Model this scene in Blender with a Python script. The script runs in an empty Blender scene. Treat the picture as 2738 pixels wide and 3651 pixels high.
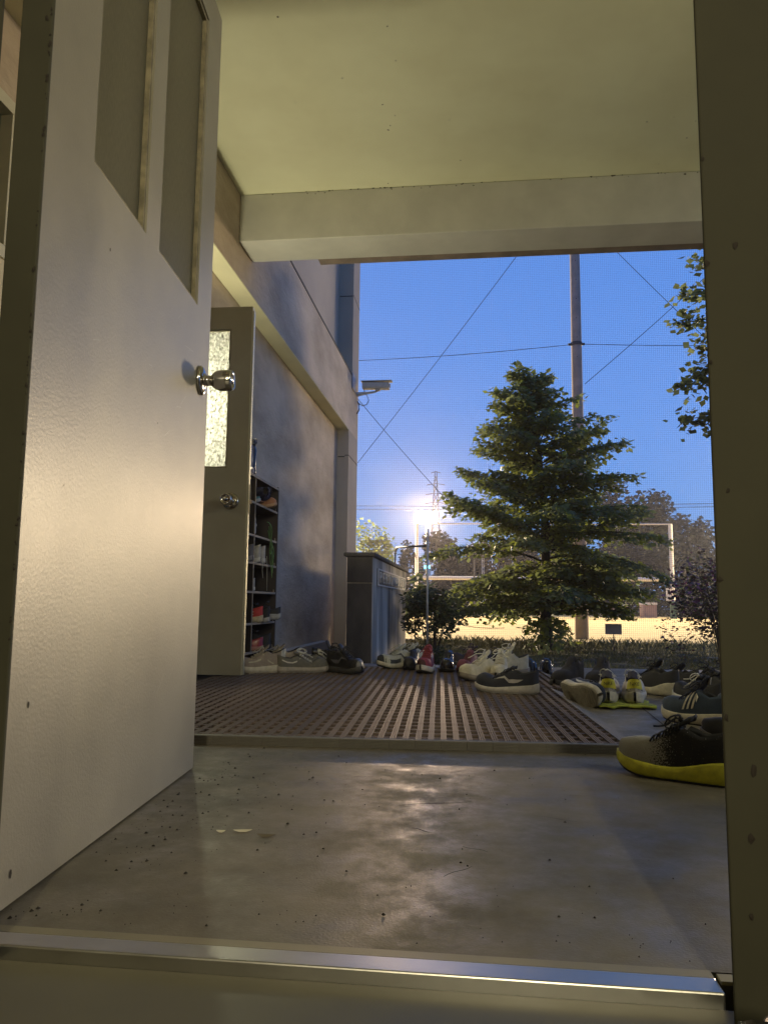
import bpy, math, random
import numpy as np
from mathutils import Vector, Matrix
random.seed(7)
rng = np.random.default_rng(7)
rad = math.radians
sc = bpy.context.scene
col = sc.collection

# ------------------------------------------------------------------ camera
CAM_H = 0.42
yaw, pitch, rho = rad(6.8), rad(6.8), rad(0.63)
F = Vector((-math.sin(yaw) * math.cos(pitch), math.cos(yaw) * math.cos(pitch), math.sin(pitch)))
R0 = Vector((math.cos(yaw), math.sin(yaw), 0)); U0 = R0.cross(F)
RR = R0 * math.cos(rho) + U0 * math.sin(rho); UU = U0 * math.cos(rho) - R0 * math.sin(rho)
cd = bpy.data.cameras.new('camera'); cam = bpy.data.objects.new('camera', cd); col.objects.link(cam)
cd.sensor_fit = 'HORIZONTAL'; cd.sensor_width = 36; cd.lens = 36.02
cd.clip_start = 0.02; cd.clip_end = 2000
m = Matrix((RR, UU, -F)).transposed().to_4x4(); m.translation = Vector((0, 0, CAM_H))
cam.matrix_world = m
sc.camera = cam

# ------------------------------------------------------------------ sky (dusk)
w = bpy.data.worlds.new('World'); sc.world = w; w.use_nodes = True
nt = w.node_tree; nt.nodes.clear()
wo = nt.nodes.new('ShaderNodeOutputWorld'); bg = nt.nodes.new('ShaderNodeBackground')
sky = nt.nodes.new('ShaderNodeTexSky'); sky.sky_type = 'NISHITA'; sky.sun_disc = False
sky.sun_elevation = rad(5.0); sky.sun_rotation = rad(200); sky.altitude = 50
sky.air_density = 1.0; sky.dust_density = 0.3; sky.ozone_density = 4.0
tint = nt.nodes.new('ShaderNodeMix'); tint.data_type = 'RGBA'; tint.blend_type = 'MIX'   # flat dusk blue mixed over most of the clear sky's gradient
tint.inputs[0].default_value = 0.76; tint.inputs[7].default_value = (0.37, 1.00, 3.05, 1)
nt.links.new(sky.outputs[0], tint.inputs[6]); nt.links.new(tint.outputs[2], bg.inputs[0])
bg.inputs[1].default_value = 0.15
nt.links.new(bg.outputs[0], wo.inputs[0])
sc.view_settings.view_transform = 'Standard'; sc.view_settings.look = 'None'
sc.view_settings.gamma = 1; sc.view_settings.use_curve_mapping = False
sc.view_settings.exposure = 1.02
sc.cycles.max_bounces = 8; sc.cycles.diffuse_bounces = 4; sc.cycles.glossy_bounces = 4
sc.cycles.transparent_max_bounces = 16; sc.cycles.sample_clamp_indirect = 4
sc.cycles.use_denoising = True

def lamp(name, kind, loc, energy, color, size=0.1, size_y=None, direction=None):
    ld = bpy.data.lights.new(name, kind); ld.energy = energy; ld.color = color
    if kind == 'AREA':
        ld.shape = 'RECTANGLE'; ld.size = size; ld.size_y = size_y or size
    else:
        ld.shadow_soft_size = size
    o = bpy.data.objects.new(name, ld); col.objects.link(o); o.location = loc
    if direction is not None:
        o.rotation_euler = Vector(direction).to_track_quat('-Z', 'Y').to_euler()
    return o
FL = (1.0, 0.77, 0.47)
TUBE = (1.0, 0.94, 0.66)
lamp('floodlight_lamp', 'POINT', (-5.06, 79.2, 9.4), 21000, (1.0, 0.68, 0.40), 0.6)
lamp('side_floodlight_lamp', 'POINT', (29.5, 57.5, 6.2), 36000, FL, 2.6)
lamp('porch_wall_lamp_light', 'POINT', (-1.735, 4.42, 1.50), 43, TUBE, 0.05)
lamp('room_lamp_light', 'AREA', (0.34, -2.4, 1.75), 34, (1.0, 0.88, 0.58), 0.10, 0.5, (-0.05, 1, -0.10))
lamp('facade_lamp_light', 'POINT', (2.60, 1.10, 2.05), 44, TUBE, 0.06)
lamp('room_fill_light', 'AREA', (1.6, -2.2, 2.5), 9, (1.0, 0.92, 0.60), 0.5, 0.5, (0, 0, -1))  # unseen fill, added to lift the jambs and inside floor
lamp('side_room_light', 'AREA', (-2.7, 3.4, 2.50), 3, TUBE, 0.6, 0.6, (0, 0, -1))
for nm_, loc_, aim_, e_ in (('field_fill_spot', (-26, 52, 11), (8, 24, 0), 150000), ('field_fill_spot', (70, 60, 14), (12, 36, 0), 480000)):  # unseen spots added to brighten the sand field
    o_ = lamp(nm_, 'SPOT', loc_, e_, FL, 0.5, None, Vector(aim_) - Vector(loc_)); o_.data.spot_size = rad(56 if loc_[0] < 0 else 25); o_.data.spot_blend = 0.4

# ------------------------------------------------------------------ materials
_M = {}
def mat(name, c, rough=0.6, var=0.0, scale=8.0, bump=0.0, bscale=60.0, metal=0.0, spec=0.5, c2=None, dist=0.002, detail=4, stretch=None, spots=None):
    if name in _M: return _M[name]
    m = bpy.data.materials.new(name); m.use_nodes = True; _M[name] = m
    t = m.node_tree; b = t.nodes['Principled BSDF']
    b.inputs['Roughness'].default_value = rough; b.inputs['Metallic'].default_value = metal
    b.inputs['Specular IOR Level'].default_value = spec
    tc = t.nodes.new('ShaderNodeTexCoord'); src = tc.outputs['Object']
    if stretch:
        mp = t.nodes.new('ShaderNodeMapping'); mp.inputs['Scale'].default_value = stretch
        t.links.new(src, mp.inputs[0]); src = mp.outputs[0]
    if var > 0 or c2:
        n = t.nodes.new('ShaderNodeTexNoise'); n.inputs['Scale'].default_value = scale; n.inputs['Detail'].default_value = detail
        n.inputs['Roughness'].default_value = 0.6
        t.links.new(src, n.inputs['Vector'])
        r = t.nodes.new('ShaderNodeValToRGB'); r.color_ramp.elements[0].position = 0.35; r.color_ramp.elements[1].position = 0.65
        lo = c2 if c2 else tuple(x * (1 - var) for x in c)
        hi = c if c2 else tuple(min(1, x * (1 + var)) for x in c)
        r.color_ramp.elements[0].color = (*lo, 1); r.color_ramp.elements[1].color = (*hi, 1)
        t.links.new(n.outputs[0], r.inputs[0]); out = r.outputs[0]
        if spots:
            v = t.nodes.new('ShaderNodeTexVoronoi'); v.inputs['Scale'].default_value = spots[0]
            t.links.new(tc.outputs['Object'], v.inputs['Vector'])
            lt = t.nodes.new('ShaderNodeMath'); lt.operation = 'LESS_THAN'; lt.inputs[1].default_value = spots[1]
            t.links.new(v.outputs['Distance'], lt.inputs[0])
            mx = t.nodes.new('ShaderNodeMix'); mx.data_type = 'RGBA'
            t.links.new(lt.outputs[0], mx.inputs[0]); t.links.new(out, mx.inputs[6]); mx.inputs[7].default_value = (*spots[2], 1)
            out = mx.outputs[2]
        t.links.new(out, b.inputs['Base Color'])
        rr = t.nodes.new('ShaderNodeMapRange'); rr.inputs[3].default_value = max(0, rough - 0.1); rr.inputs[4].default_value = min(1, rough + 0.1)
        t.links.new(n.outputs[0], rr.inputs[0]); t.links.new(rr.outputs[0], b.inputs['Roughness'])
    else:
        b.inputs['Base Color'].default_value = (*c, 1)
    if bump > 0:
        n2 = t.nodes.new('ShaderNodeTexNoise'); n2.inputs['Scale'].default_value = bscale; n2.inputs['Detail'].default_value = 3
        t.links.new(src, n2.inputs['Vector'])
        bp = t.nodes.new('ShaderNodeBump'); bp.inputs['Strength'].default_value = bump; bp.inputs['Distance'].default_value = dist
        t.links.new(n2.outputs[0], bp.inputs['Height']); t.links.new(bp.outputs[0], b.inputs['Normal'])
    return m

def leafmat(name, c, c2, scale, tr=0.4):
    m = mat(name, c, 0.55, scale=scale, c2=c2, spec=0.3); t = m.node_tree; b = t.nodes['Principled BSDF']; o = t.nodes['Material Output']
    tl = t.nodes.new('ShaderNodeBsdfTranslucent'); src = b.inputs['Base Color'].links[0].from_socket
    hs = t.nodes.new('ShaderNodeHueSaturation'); hs.inputs['Value'].default_value = 2.0; hs.inputs['Saturation'].default_value = 1.15
    t.links.new(src, hs.inputs['Color']); t.links.new(hs.outputs[0], tl.inputs[0])
    mx = t.nodes.new('ShaderNodeMixShader'); mx.inputs[0].default_value = tr
    t.links.new(b.outputs[0], mx.inputs[1]); t.links.new(tl.outputs[0], mx.inputs[2]); t.links.new(mx.outputs[0], o.inputs[0])
    return m
def emis(name, c, s):
    m = bpy.data.materials.new(name); m.use_nodes = True
    b = m.node_tree.nodes['Principled BSDF']
    b.inputs['Base Color'].default_value = (*c, 1); b.inputs['Emission Color'].default_value = (*c, 1); b.inputs['Emission Strength'].default_value = s
    return m

def frosted(name, tintc, trans=0.35, scale=(220, 220, 220), rough=0.3, tl=0.45):
    m = bpy.data.materials.new(name); m.use_nodes = True; t = m.node_tree; t.nodes.clear()
    o = t.nodes.new('ShaderNodeOutputMaterial')
    tr = t.nodes.new('ShaderNodeBsdfTransparent'); tr.inputs[0].default_value = (*tintc, 1)
    tlu = t.nodes.new('ShaderNodeBsdfTranslucent'); tlu.inputs[0].default_value = (*tintc, 1)
    gl = t.nodes.new('ShaderNodeBsdfPrincipled'); gl.inputs['Base Color'].default_value = (*[x * .35 for x in tintc], 1); gl.inputs['Roughness'].default_value = rough
    tc = t.nodes.new('ShaderNodeTexCoord'); mp = t.nodes.new('ShaderNodeMapping'); mp.inputs['Scale'].default_value = scale
    n = t.nodes.new('ShaderNodeTexNoise'); n.inputs['Scale'].default_value = 1; n.inputs['Detail'].default_value = 2
    t.links.new(tc.outputs['Object'], mp.inputs[0]); t.links.new(mp.outputs[0], n.inputs['Vector'])
    bp = t.nodes.new('ShaderNodeBump'); bp.inputs['Strength'].default_value = 0.7; bp.inputs['Distance'].default_value = 0.002
    t.links.new(n.outputs[0], bp.inputs['Height']); t.links.new(bp.outputs[0], gl.inputs['Normal']); t.links.new(bp.outputs[0], tlu.inputs['Normal'])
    rp = t.nodes.new('ShaderNodeMapRange'); rp.inputs[1].default_value = .35; rp.inputs[2].default_value = .65
    rp.inputs[3].default_value = trans * 0.55; rp.inputs[4].default_value = min(1, trans * 1.5)
    t.links.new(n.outputs[0], rp.inputs[0])
    m1 = t.nodes.new('ShaderNodeMixShader'); t.links.new(rp.outputs[0], m1.inputs[0]); t.links.new(tlu.outputs[0], m1.inputs[1]); t.links.new(tr.outputs[0], m1.inputs[2])
    m2 = t.nodes.new('ShaderNodeMixShader'); m2.inputs[0].default_value = 1 - tl
    t.links.new(m1.outputs[0], m2.inputs[1]); t.links.new(gl.outputs[0], m2.inputs[2])
    m2.inputs[0].default_value = 0.35
    t.links.new(m2.outputs[0], o.inputs[0])
    return m

STUCCO = mat('stucco', (0.54, 0.44, 0.32), 0.9, bump=1.0, bscale=42, scale=2.2, c2=(0.30, 0.235, 0.16), dist=0.008, stretch=(1, 0.4, 0.9), detail=6)
STUCCO2 = mat('smooth_render', (0.42, 0.36, 0.275), 0.85, bump=0.35, bscale=60, scale=0.9, c2=(0.31, 0.26, 0.20), stretch=(1, 0.5, 0.5), detail=6)
CEIL = mat('ceiling_paint', (0.76, 0.75, 0.52), 0.75, c2=(0.68, 0.66, 0.44), detail=8, scale=1.6, bump=0.12, bscale=40)
BEAM = mat('beam_paint', (0.54, 0.525, 0.45), 0.7, var=0.08, detail=8, scale=3.5, bump=0.15, bscale=50)
SOFFIT = mat('soffit_paint', (0.62, 0.58, 0.38), 0.8, var=0.08, scale=2)
FLOOR = mat('porch_concrete', (0.165, 0.146, 0.112), 0.47, scale=5, c2=(0.105, 0.094, 0.072), bump=0.30, bscale=240, dist=0.0016, detail=12, spec=0.30)
_t = FLOOR.node_tree; _n = _t.nodes.new('ShaderNodeTexNoise'); _n.inputs['Scale'].default_value = 7; _n.inputs['Detail'].default_value = 12; _n.inputs['Roughness'].default_value = 0.75
_t.links.new([q for q in _t.nodes if q.type == 'TEX_COORD'][0].outputs['Object'], _n.inputs['Vector'])
_r = _t.nodes.new('ShaderNodeMapRange'); _r.inputs[1].default_value = .36; _r.inputs[2].default_value = .62; _r.inputs[3].default_value = .30; _r.inputs[4].default_value = .72
_t.links.new(_n.outputs[0], _r.inputs[0]); _t.links.new(_r.outputs[0], _t.nodes['Principled BSDF'].inputs['Roughness'])
SLAB = mat('outer_concrete', (0.34, 0.31, 0.27), 0.75, scale=5, c2=(0.25, 0.23, 0.20), bump=0.25, bscale=90, dist=0.002, detail=8)
INFLOOR = mat('room_floor', (0.13, 0.12, 0.085), 0.45, var=0.12, scale=3, bump=0.06, bscale=30)
STEEL = mat('brushed_steel', (0.50, 0.49, 0.46), 0.34, metal=1.0, bump=0.05, bscale=200, var=0.05, scale=12)
CHROME = mat('worn_chrome', (0.55, 0.53, 0.50), 0.14, metal=1.0)
FRAMEP = mat('dark_green_frame_paint', (0.050, 0.048, 0.032), 0.75, spec=0.25, var=0.1, scale=5, bump=0.08, bscale=60)
CHIP = mat('bare_rusty_metal', (0.02, 0.014, 0.01), 0.8)
DOORP = mat('cream_door_paint', (0.30, 0.275, 0.215), 0.40, c2=(0.215, 0.20, 0.158), detail=10, scale=2.2, bump=0.34, bscale=170, dist=0.0011, spec=0.5)
DOORE = mat('door_edge_paint', (0.55, 0.52, 0.38), 0.45, var=0.06, scale=6)
DOOR2P = mat('second_door_paint', (0.34, 0.31, 0.22), 0.45, var=0.06, scale=4, bump=0.1, bscale=70)
BEAD = mat('glazing_bead_grime', (0.22, 0.19, 0.12), 0.7, var=0.35, scale=20)
GLASS1 = frosted('ribbed_frosted_glass', (0.66, 0.66, 0.54), 0.18, (520, 520, 60))
GLASS2 = frosted('mottled_frosted_glass', (0.98, 1.0, 0.96), 0.7, (95, 95, 60))
MATP = mat('mat_plastic', (0.125, 0.095, 0.072), 0.58, var=0.18, scale=9, spec=0.22)
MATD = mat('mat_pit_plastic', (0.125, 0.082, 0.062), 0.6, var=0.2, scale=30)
MATB = mat('mat_painted_pit_shade', (0.022, 0.015, 0.012), 0.8)  # pit shade put into the colour of the mat's lower parts
MATE = mat('mat_edge_plastic', (0.13, 0.12, 0.10), 0.55, var=0.12, scale=14)
DARKW = mat('dark_shelf_board', (0.035, 0.028, 0.028), 0.6, var=0.1, scale=12)
LIGHTW = mat('pale_board_edge', (0.22, 0.18, 0.13), 0.6, var=0.1, scale=20)
STONE = mat('stained_monument_stone', (0.56, 0.49, 0.38), 0.85, scale=4.5, c2=(0.07, 0.063, 0.055), bump=0.5, bscale=40, stretch=(1, 0.62, 0.13), detail=6)
STONED = mat('dark_monument_stone', (0.085, 0.075, 0.07), 0.85, scale=3, c2=(0.025, 0.024, 0.025), bump=0.4, bscale=40, stretch=(1, 1, .5))
PLATE = mat('dark_name_plate', (0.035, 0.033, 0.033), 0.6, var=0.2, scale=20)
PALE = mat('pale_weathered_letters', (0.55, 0.51, 0.45), 0.7, var=0.25, scale=40)
GRND = mat('garden_soil', (0.060, 0.050, 0.034), 0.95, scale=6, c2=(0.045, 0.05, 0.025), bump=0.6, bscale=30, dist=0.02)
SAND = mat('sand_field', (0.56, 0.42, 0.155), 0.95, scale=0.6, c2=(0.45, 0.33, 0.12), bump=0.3, bscale=8, dist=0.03, detail=8, stretch=(0.35, 2, 1))
LEAFG = leafmat('tree_leaf', (0.125, 0.145, 0.07), (0.085, 0.105, 0.05), 3.0)
LEAFB = leafmat('bush_leaf', (0.06, 0.07, 0.03), (0.03, 0.038, 0.018), 6.0)
LEAFY = leafmat('bright_leaf', (0.15, 0.17, 0.045), (0.09, 0.11, 0.03), 3.0)
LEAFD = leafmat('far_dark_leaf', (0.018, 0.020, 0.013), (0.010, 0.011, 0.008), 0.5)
PURP = mat('purple_blossom', (0.15, 0.05, 0.13), 0.6, var=0.4, scale=12)
PURL = mat('purple_leaf', (0.045, 0.028, 0.032), 0.6, var=0.4, scale=12)
BARK = mat('tree_bark', (0.040, 0.032, 0.026), 0.95, scale=14, c2=(0.02, 0.016, 0.013), bump=1.0, bscale=50, dist=0.01, stretch=(1, 1, .25))
GRASSM = mat('dry_grass', (0.16, 0.145, 0.06), 0.8, scale=4, c2=(0.075, 0.085, 0.03))
POLE = mat('concrete_pole', (0.22, 0.185, 0.16), 0.85, var=0.15, scale=6, bump=0.2, bscale=50)
GALV = mat('galvanised_pipe', (0.42, 0.40, 0.36), 0.5, metal=0.3, var=0.1, scale=20)
DARKM = mat('dark_metal', (0.03, 0.03, 0.035), 0.5, metal=0.5)
WIRE = mat('wire', (0.015, 0.015, 0.02), 0.7)
NETM = mat('net_cord', (0.04, 0.045, 0.07), 0.8)
WHITEP = mat('white_paint', (0.62, 0.58, 0.50), 0.5, var=0.08, scale=10)
CAMP = mat('weathered_camera_paint', (0.36, 0.34, 0.30), 0.5, var=0.1, scale=20)
CREAM = mat('cream_wall_paint', (0.62, 0.55, 0.38), 0.7, var=0.03, scale=2)
KERB = mat('kerb_dark', (0.05, 0.05, 0.045), 0.8, var=0.3, scale=8)
DIRT = mat('dirt_crumb', (0.02, 0.016, 0.012), 0.9)

# ------------------------------------------------------------------ builders
class MB:
    def __init__(s): s.v = []; s.f = []; s.mi = []
    def add(s, vs, fs, mi=0):
        k = len(s.v); s.v += [tuple(x) for x in vs]; s.f += [tuple(i + k for i in f) for f in fs]; s.mi += [mi] * len(fs); return s
    def box(s, x0, x1, y0, y1, z0, z1, mi=0):
        vs = [(x0, y0, z0), (x1, y0, z0), (x1, y1, z0), (x0, y1, z0), (x0, y0, z1), (x1, y0, z1), (x1, y1, z1), (x0, y1, z1)]
        return s.add(vs, [(0, 3, 2, 1), (4, 5, 6, 7), (0, 1, 5, 4), (1, 2, 6, 5), (2, 3, 7, 6), (3, 0, 4, 7)], mi)
    def tube(s, pts, r, n=6, mi=0, cap=True):
        pts = [Vector(p) for p in pts]; rs = r if isinstance(r, (list, tuple)) else [r] * len(pts)
        k = len(s.v); N = len(pts)
        for i, p in enumerate(pts):
            d = (pts[min(i + 1, N - 1)] - pts[max(i - 1, 0)]).normalized()
            a = d.cross(Vector((0, 0, 1)))
            if a.length < 0.05: a = d.cross(Vector((1, 0, 0)))
            a.normalize(); b = d.cross(a)
            for j in range(n):
                q = p + (a * math.cos(2 * math.pi * j / n) + b * math.sin(2 * math.pi * j / n)) * rs[i]
                s.v.append(tuple(q))
        for i in range(N - 1):
            for j in range(n):
                s.f.append((k + i * n + j, k + i * n + (j + 1) % n, k + (i + 1) * n + (j + 1) % n, k + (i + 1) * n + j)); s.mi.append(mi)
        if cap:
            s.f.append(tuple(k + j for j in range(n))[::-1]); s.mi.append(mi)
            s.f.append(tuple(k + (N - 1) * n + j for j in range(n))); s.mi.append(mi)
        return s
    def lathe(s, prof, n=20, axis='z', o=(0, 0, 0), mi=0):
        k = len(s.v)
        for (r, h) in prof:
            for j in range(n):
                a = 2 * math.pi * j / n; c, d = r * math.cos(a), r * math.sin(a)
                p = (c, d, h) if axis == 'z' else ((h, c, d) if axis == 'x' else (c, h, d))
                s.v.append((p[0] + o[0], p[1] + o[1], p[2] + o[2]))
        for i in range(len(prof) - 1):
            for j in range(n):
                s.f.append((k + i * n + j, k + i * n + (j + 1) % n, k + (i + 1) * n + (j + 1) % n, k + (i + 1) * n + j)); s.mi.append(mi)
        return s
    def mesh(s, name, mats, smooth=False):
        me = bpy.data.meshes.new(name); me.from_pydata(s.v, [], s.f)
        for m_ in (mats if isinstance(mats, (list, tuple)) else [mats]): me.materials.append(m_)
        if any(s.mi): me.polygons.foreach_set('material_index', s.mi)
        if smooth: me.polygons.foreach_set('use_smooth', [True] * len(s.f))
        me.update(); return me
    def build(s, name, mats, parent=None, smooth=False, bevel=0):
        o = bpy.data.objects.new(name, s.mesh(name, mats, smooth)); col.objects.link(o)
        if parent: o.parent = parent
        if bevel:
            b = o.modifiers.new('b', 'BEVEL'); b.width = bevel; b.segments = 2; b.limit_method = 'ANGLE'
        return o
def bx(name, x0, x1, y0, y1, z0, z1, m_, parent=None, bevel=0):
    return MB().box(x0, x1, y0, y1, z0, z1).build(name, m_, parent, bevel=bevel)
def thing(name, label, cat, loc=(0, 0, 0), rz=0, group=None):
    o = bpy.data.objects.new(name, None); col.objects.link(o); o.location = loc; o.rotation_euler = (0, 0, rz)
    o.empty_display_size = 0.1
    o['label'] = label; o['category'] = cat
    if group: o['group'] = group
    return o
def tag(o, label, cat, group=None):
    o['label'] = label; o['category'] = cat
    if group: o['group'] = group
    return o
def struct(o): o['kind'] = 'structure'; return o
def inst(name, me, parent, loc=(0, 0, 0), rot=(0, 0, 0), scale=None):
    o = bpy.data.objects.new(name, me); col.objects.link(o); o.parent = parent; o.location = loc; o.rotation_euler = rot
    if scale: o.scale = scale
    return o
def text_mesh(s, size, ext, m_):
    cu = bpy.data.curves.new('t', 'FONT'); cu.body = s; cu.size = size; cu.extrude = ext; cu.align_x = 'CENTER'; cu.align_y = 'CENTER'; cu.resolution_u = 3
    o = bpy.data.objects.new('t', cu); col.objects.link(o); dg = bpy.context.evaluated_depsgraph_get(); dg.update()
    me = bpy.data.meshes.new_from_object(o.evaluated_get(dg)); bpy.data.objects.remove(o); me.materials.clear(); me.materials.append(m_); return me

# ------------------------------------------------------------------ ground
def grid_sheet(name, x0, x1, y0, y1, z, nx, ny, amp, m_):
    b = MB(); X = np.linspace(x0, x1, nx + 1); Y = np.linspace(y0, y1, ny + 1)
    for j in range(ny + 1):
        for i in range(nx + 1): b.v.append((X[i], Y[j], z + rng.normal(0, amp) if amp else z))
    for j in range(ny):
        for i in range(nx):
            a = j * (nx + 1) + i; b.f.append((a, a + 1, a + nx + 2, a + nx + 1)); b.mi.append(0)
    return b.build(name, m_)
struct(grid_sheet('ground', -400, 400, -60, 800, -0.27, 2, 2, 0, GRND))
struct(grid_sheet('garden_ground', -9, 9, 5.46, 11.9, -0.15, 90, 60, 0.012, GRND))
struct(grid_sheet('sports_field', -70, 90, 12.1, 52.0, -0.25, 20, 20, 0, SAND))
struct(bx('field_kerb', -9, 12, 11.92, 12.08, -0.27, -0.125, KERB))
# porch floor, in two pours with a joint, and outer slab
fl = struct(bx('porch_floor', -2.2, 5.0, 0.985, 5.44, -0.27, 0.0, FLOOR))
struct(bx('room_floor', -2.2, 3.0, -3.5, 0.9255, -0.27, -0.013, INFLOOR))
jb = MB()
for (xa, ya, xb, yb) in ((0.715, 3.95, 0.655, 2.72), (0.62, 4.25, 0.77, 4.25)):
    d = Vector((xb - xa, yb - ya, 0)).normalized() * 0.5; n_ = Vector((-d.y, d.x, 0)) * 0.006
    jb.add([(xa - n_.x, ya - n_.y, 0.0015), (xa + n_.x, ya + n_.y, 0.0015), (xb + n_.x, yb + n_.y, 0.0015), (xb - n_.x, yb - n_.y, 0.0015)], [(0, 1, 2, 3)])
jo = jb.build('floor_joint', DIRT, fl)
# dirt crumbs and scuffs on the floor
b = MB()
for i in range(380):
    y = 1.05 + rng.random() ** 1.3 * 1.25; x = -0.62 + rng.random() * 0.95
    if rng.random() < .62: x = -0.66 + abs(rng.normal(0, .16)); y = 1.2 + rng.random() * 0.95
    if rng.random() < .10: y = 1.0 + rng.random() * 0.05
    r = 0.0007 + rng.random() ** 4 * 0.0032; a0 = rng.random() * 6
    pts = [(x + r * math.cos(a0 + k * 1.05) * (0.6 + rng.random() * .6), y + r * math.sin(a0 + k * 1.05) * (0.6 + rng.random() * .8), 0.001) for k in range(6)]
    top = [(x, y, 0.0018 + r * 0.6)]
    b.add(pts + top, [(k, (k + 1) % 6, 6) for k in range(6)])
o = b.build('dirt_crumbs', DIRT); o['kind'] = 'stuff'
tag(o, 'small dark crumbs of dirt scattered over the porch floor', 'dirt')
b = MB()
for (x, y, L_, a, w_) in ((-.16, 1.66, .16, .35, .0016), (.02, 1.38, .05, 2.6, .001), (-.3, 1.9, .06, .4, .001), (.12, 1.62, .08, -.3, .0009), (-.05, 1.25, .07, .9, .0009), (.2, 1.8, .05, .2, .001), (-.12, 1.5, .045, -.5, .0014), (-.22, 2.02, .09, .1, .0009)):
    dx, dy = math.cos(a), math.sin(a); n_ = 6
    P = [(x + dx * L_ * k / n_, y + dy * L_ * k / n_ + .004 * math.sin(k)) for k in range(n_ + 1)]
    vs = [(p[0] + dy * w_ * q * (1 - abs(k / n_ - .5)), p[1] - dx * w_ * q * (1 - abs(k / n_ - .5)), .0012) for k, p in enumerate(P) for q in (-1, 1)]
    b.add(vs, [(2 * k, 2 * k + 1, 2 * k + 3, 2 * k + 2) for k in range(n_)])
b.build('floor_scratches', DIRT, fl)['kind'] = 'stuff'
o = MB()
def petal(o, x, y, L, W, a):
    ps = []
    for k in range(10):
        q = 2 * math.pi * k / 10; u, v = L * math.cos(q), W * math.sin(q)
        ps.append((x + u * math.cos(a) - v * math.sin(a), y + u * math.sin(a) + v * math.cos(a), 0.003 + 0.002 * math.cos(2 * q)))
    o.add(ps + [(x, y, 0.005)], [(k, (k + 1) % 10, 10) for k in range(10)])
petal(o, -0.425, 1.43, 0.018, 0.004, 0.2); tag(o.build('dry_leaf', mat('pale_husk', (0.5, 0.46, 0.36), 0.7)), 'pale narrow husk lying on the concrete beside the open door', 'leaf')
o = MB(); petal(o, -0.375, 1.41, 0.018, 0.006, 0.1); tag(o.build('dry_leaf', mat('brown_husk', (0.12, 0.10, 0.07), 0.8)), 'flat grey-brown dead leaf on the concrete beside the pale husk', 'leaf')
o = MB(); petal(o, -0.463, 1.42, 0.009, 0.003, 0.1); tag(o.build('dry_leaf', mat('pale_husk', (0.5, 0.46, 0.36), 0.7)), 'tiny pale husk fragment between the door and the longer husk', 'leaf')
o = MB(); petal(o, -0.30, 2.30, 0.022, 0.016, 0.3); tag(o.build('dry_leaf', mat('grey_petal', (0.22, 0.2, 0.2), 0.8)), 'small crumpled grey petal lying against the front edge of the mat', 'leaf')

# ------------------------------------------------------------------ threshold
sill = thing('door_sill', 'long stainless steel threshold strip across the doorway', 'threshold', (0, 0, 0))
bx('sill_plate', -0.9, 0.268, 0.926, 0.962, -0.03, 0.004, STEEL, sill, 0.002)
bx('sill_lip', -0.9, 0.268, 0.966, 0.984, -0.03, 0.002, mat('sill_lip_paint', (0.20, 0.18, 0.12), 0.5, var=.1), sill)
bx('end_plate', 0.2695, 0.305, 0.945, 0.963, 0.004, 0.008, mat('brass_end', (0.30, 0.26, 0.13), 0.5), sill)
# ------------------------------------------------------------------ door frame (room side)
fr = thing('door_frame', 'dark green painted door frame with chipped edges around the open doorway', 'door frame', (0, 0, 0))
bx('jamb', -0.613, -0.567, 0.896, 0.902, -0.03, 2.20, FRAMEP, fr, 0.002)
bx('jamb', 0.268, 0.90, 0.896, 0.902, -0.03, 2.20, FRAMEP, fr, 0.002)
bx('side_mullion', -0.70, -0.642, 0.896, 0.902, -0.03, 2.20, FRAMEP, fr, 0.002)
bx('head', -0.9, 0.9, 0.86, 0.93, 2.2, 2.3, FRAMEP, fr)
bx('sidelight_sill', -0.642, -0.613, 0.89, 0.906, -0.03, 0.30, FRAMEP, fr)
cb = MB()
def chip(x, z, r, y=0.8952, ax='x'):
    k = 7; ps = []
    for q in range(k):
        a = 2 * math.pi * q / k; rr = r * (0.5 + rng.random() * .8); ps.append((x + rr * math.cos(a), y, z + rr * 1.5 * math.sin(a)))
    cb.add(ps + [(x, y - 0.0008, z)], [((q + 1) % k, q, k) for q in range(k)])
for z in list(rng.uniform(0.35, 1.25, 46)): chip(-0.5685 + rng.normal(0, .0007), z, 0.0009 + rng.random() ** 2 * .0022)
for (x, z, r) in ((-0.5745, 1.205, .003), (-.592, .36, .0015)): chip(x, z, r)
for (x, z, r) in ((0.297, .245, .0042), (0.292, .175, .0036), (0.288, .095, .0028), (0.283, .55, .002), (0.2705, .82, .003), (0.2705, .95, .0022), (0.2700, .7, .002), (0.303, .84, .003), (.2705, .45, .003), (.271, .3, .0035)):
    chip(x, z, r)
cb.build('paint_chips', CHIP, fr)['kind'] = 'stuff'
# ------------------------------------------------------------------ room shell behind the camera
WALLR = mat('room_wall', (0.30, 0.28, 0.20), 0.8)
struct(bx('room_wall_left', -2.32, -2.2, -3.5, 0.9, -0.27, 3.0, WALLR))
struct(bx('room_wall_right', 3.0, 3.12, -3.5, 0.9, -0.27, 3.0, WALLR))
struct(bx('room_wall_back', -2.32, 3.12, -3.62, -3.5, -0.27, 3.0, WALLR))
struct(bx('room_ceiling', -2.32, 3.12, -3.62, 0.9, 2.6, 2.75, WALLR))
struct(bx('facade_right', 0.905, 3.12, 0.80, 0.98, -0.03, 3.3, FRAMEP))
struct(bx('facade_left', -2.32, -0.905, 0.80, 0.98, -0.03, 3.3, STUCCO))
struct(bx('facade_top', -0.904, 0.904, 0.80, 0.98, 2.302, 3.3, STUCCO))
fl2 = thing('wall_lamp', 'porch lamp on the facade wall out to the right of the doorway', 'light', (2.6, 0.985, 2.05))
bx('base_plate', -.2, .2, 0, .03, -.05, .05, WHITEP, fl2)
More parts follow.
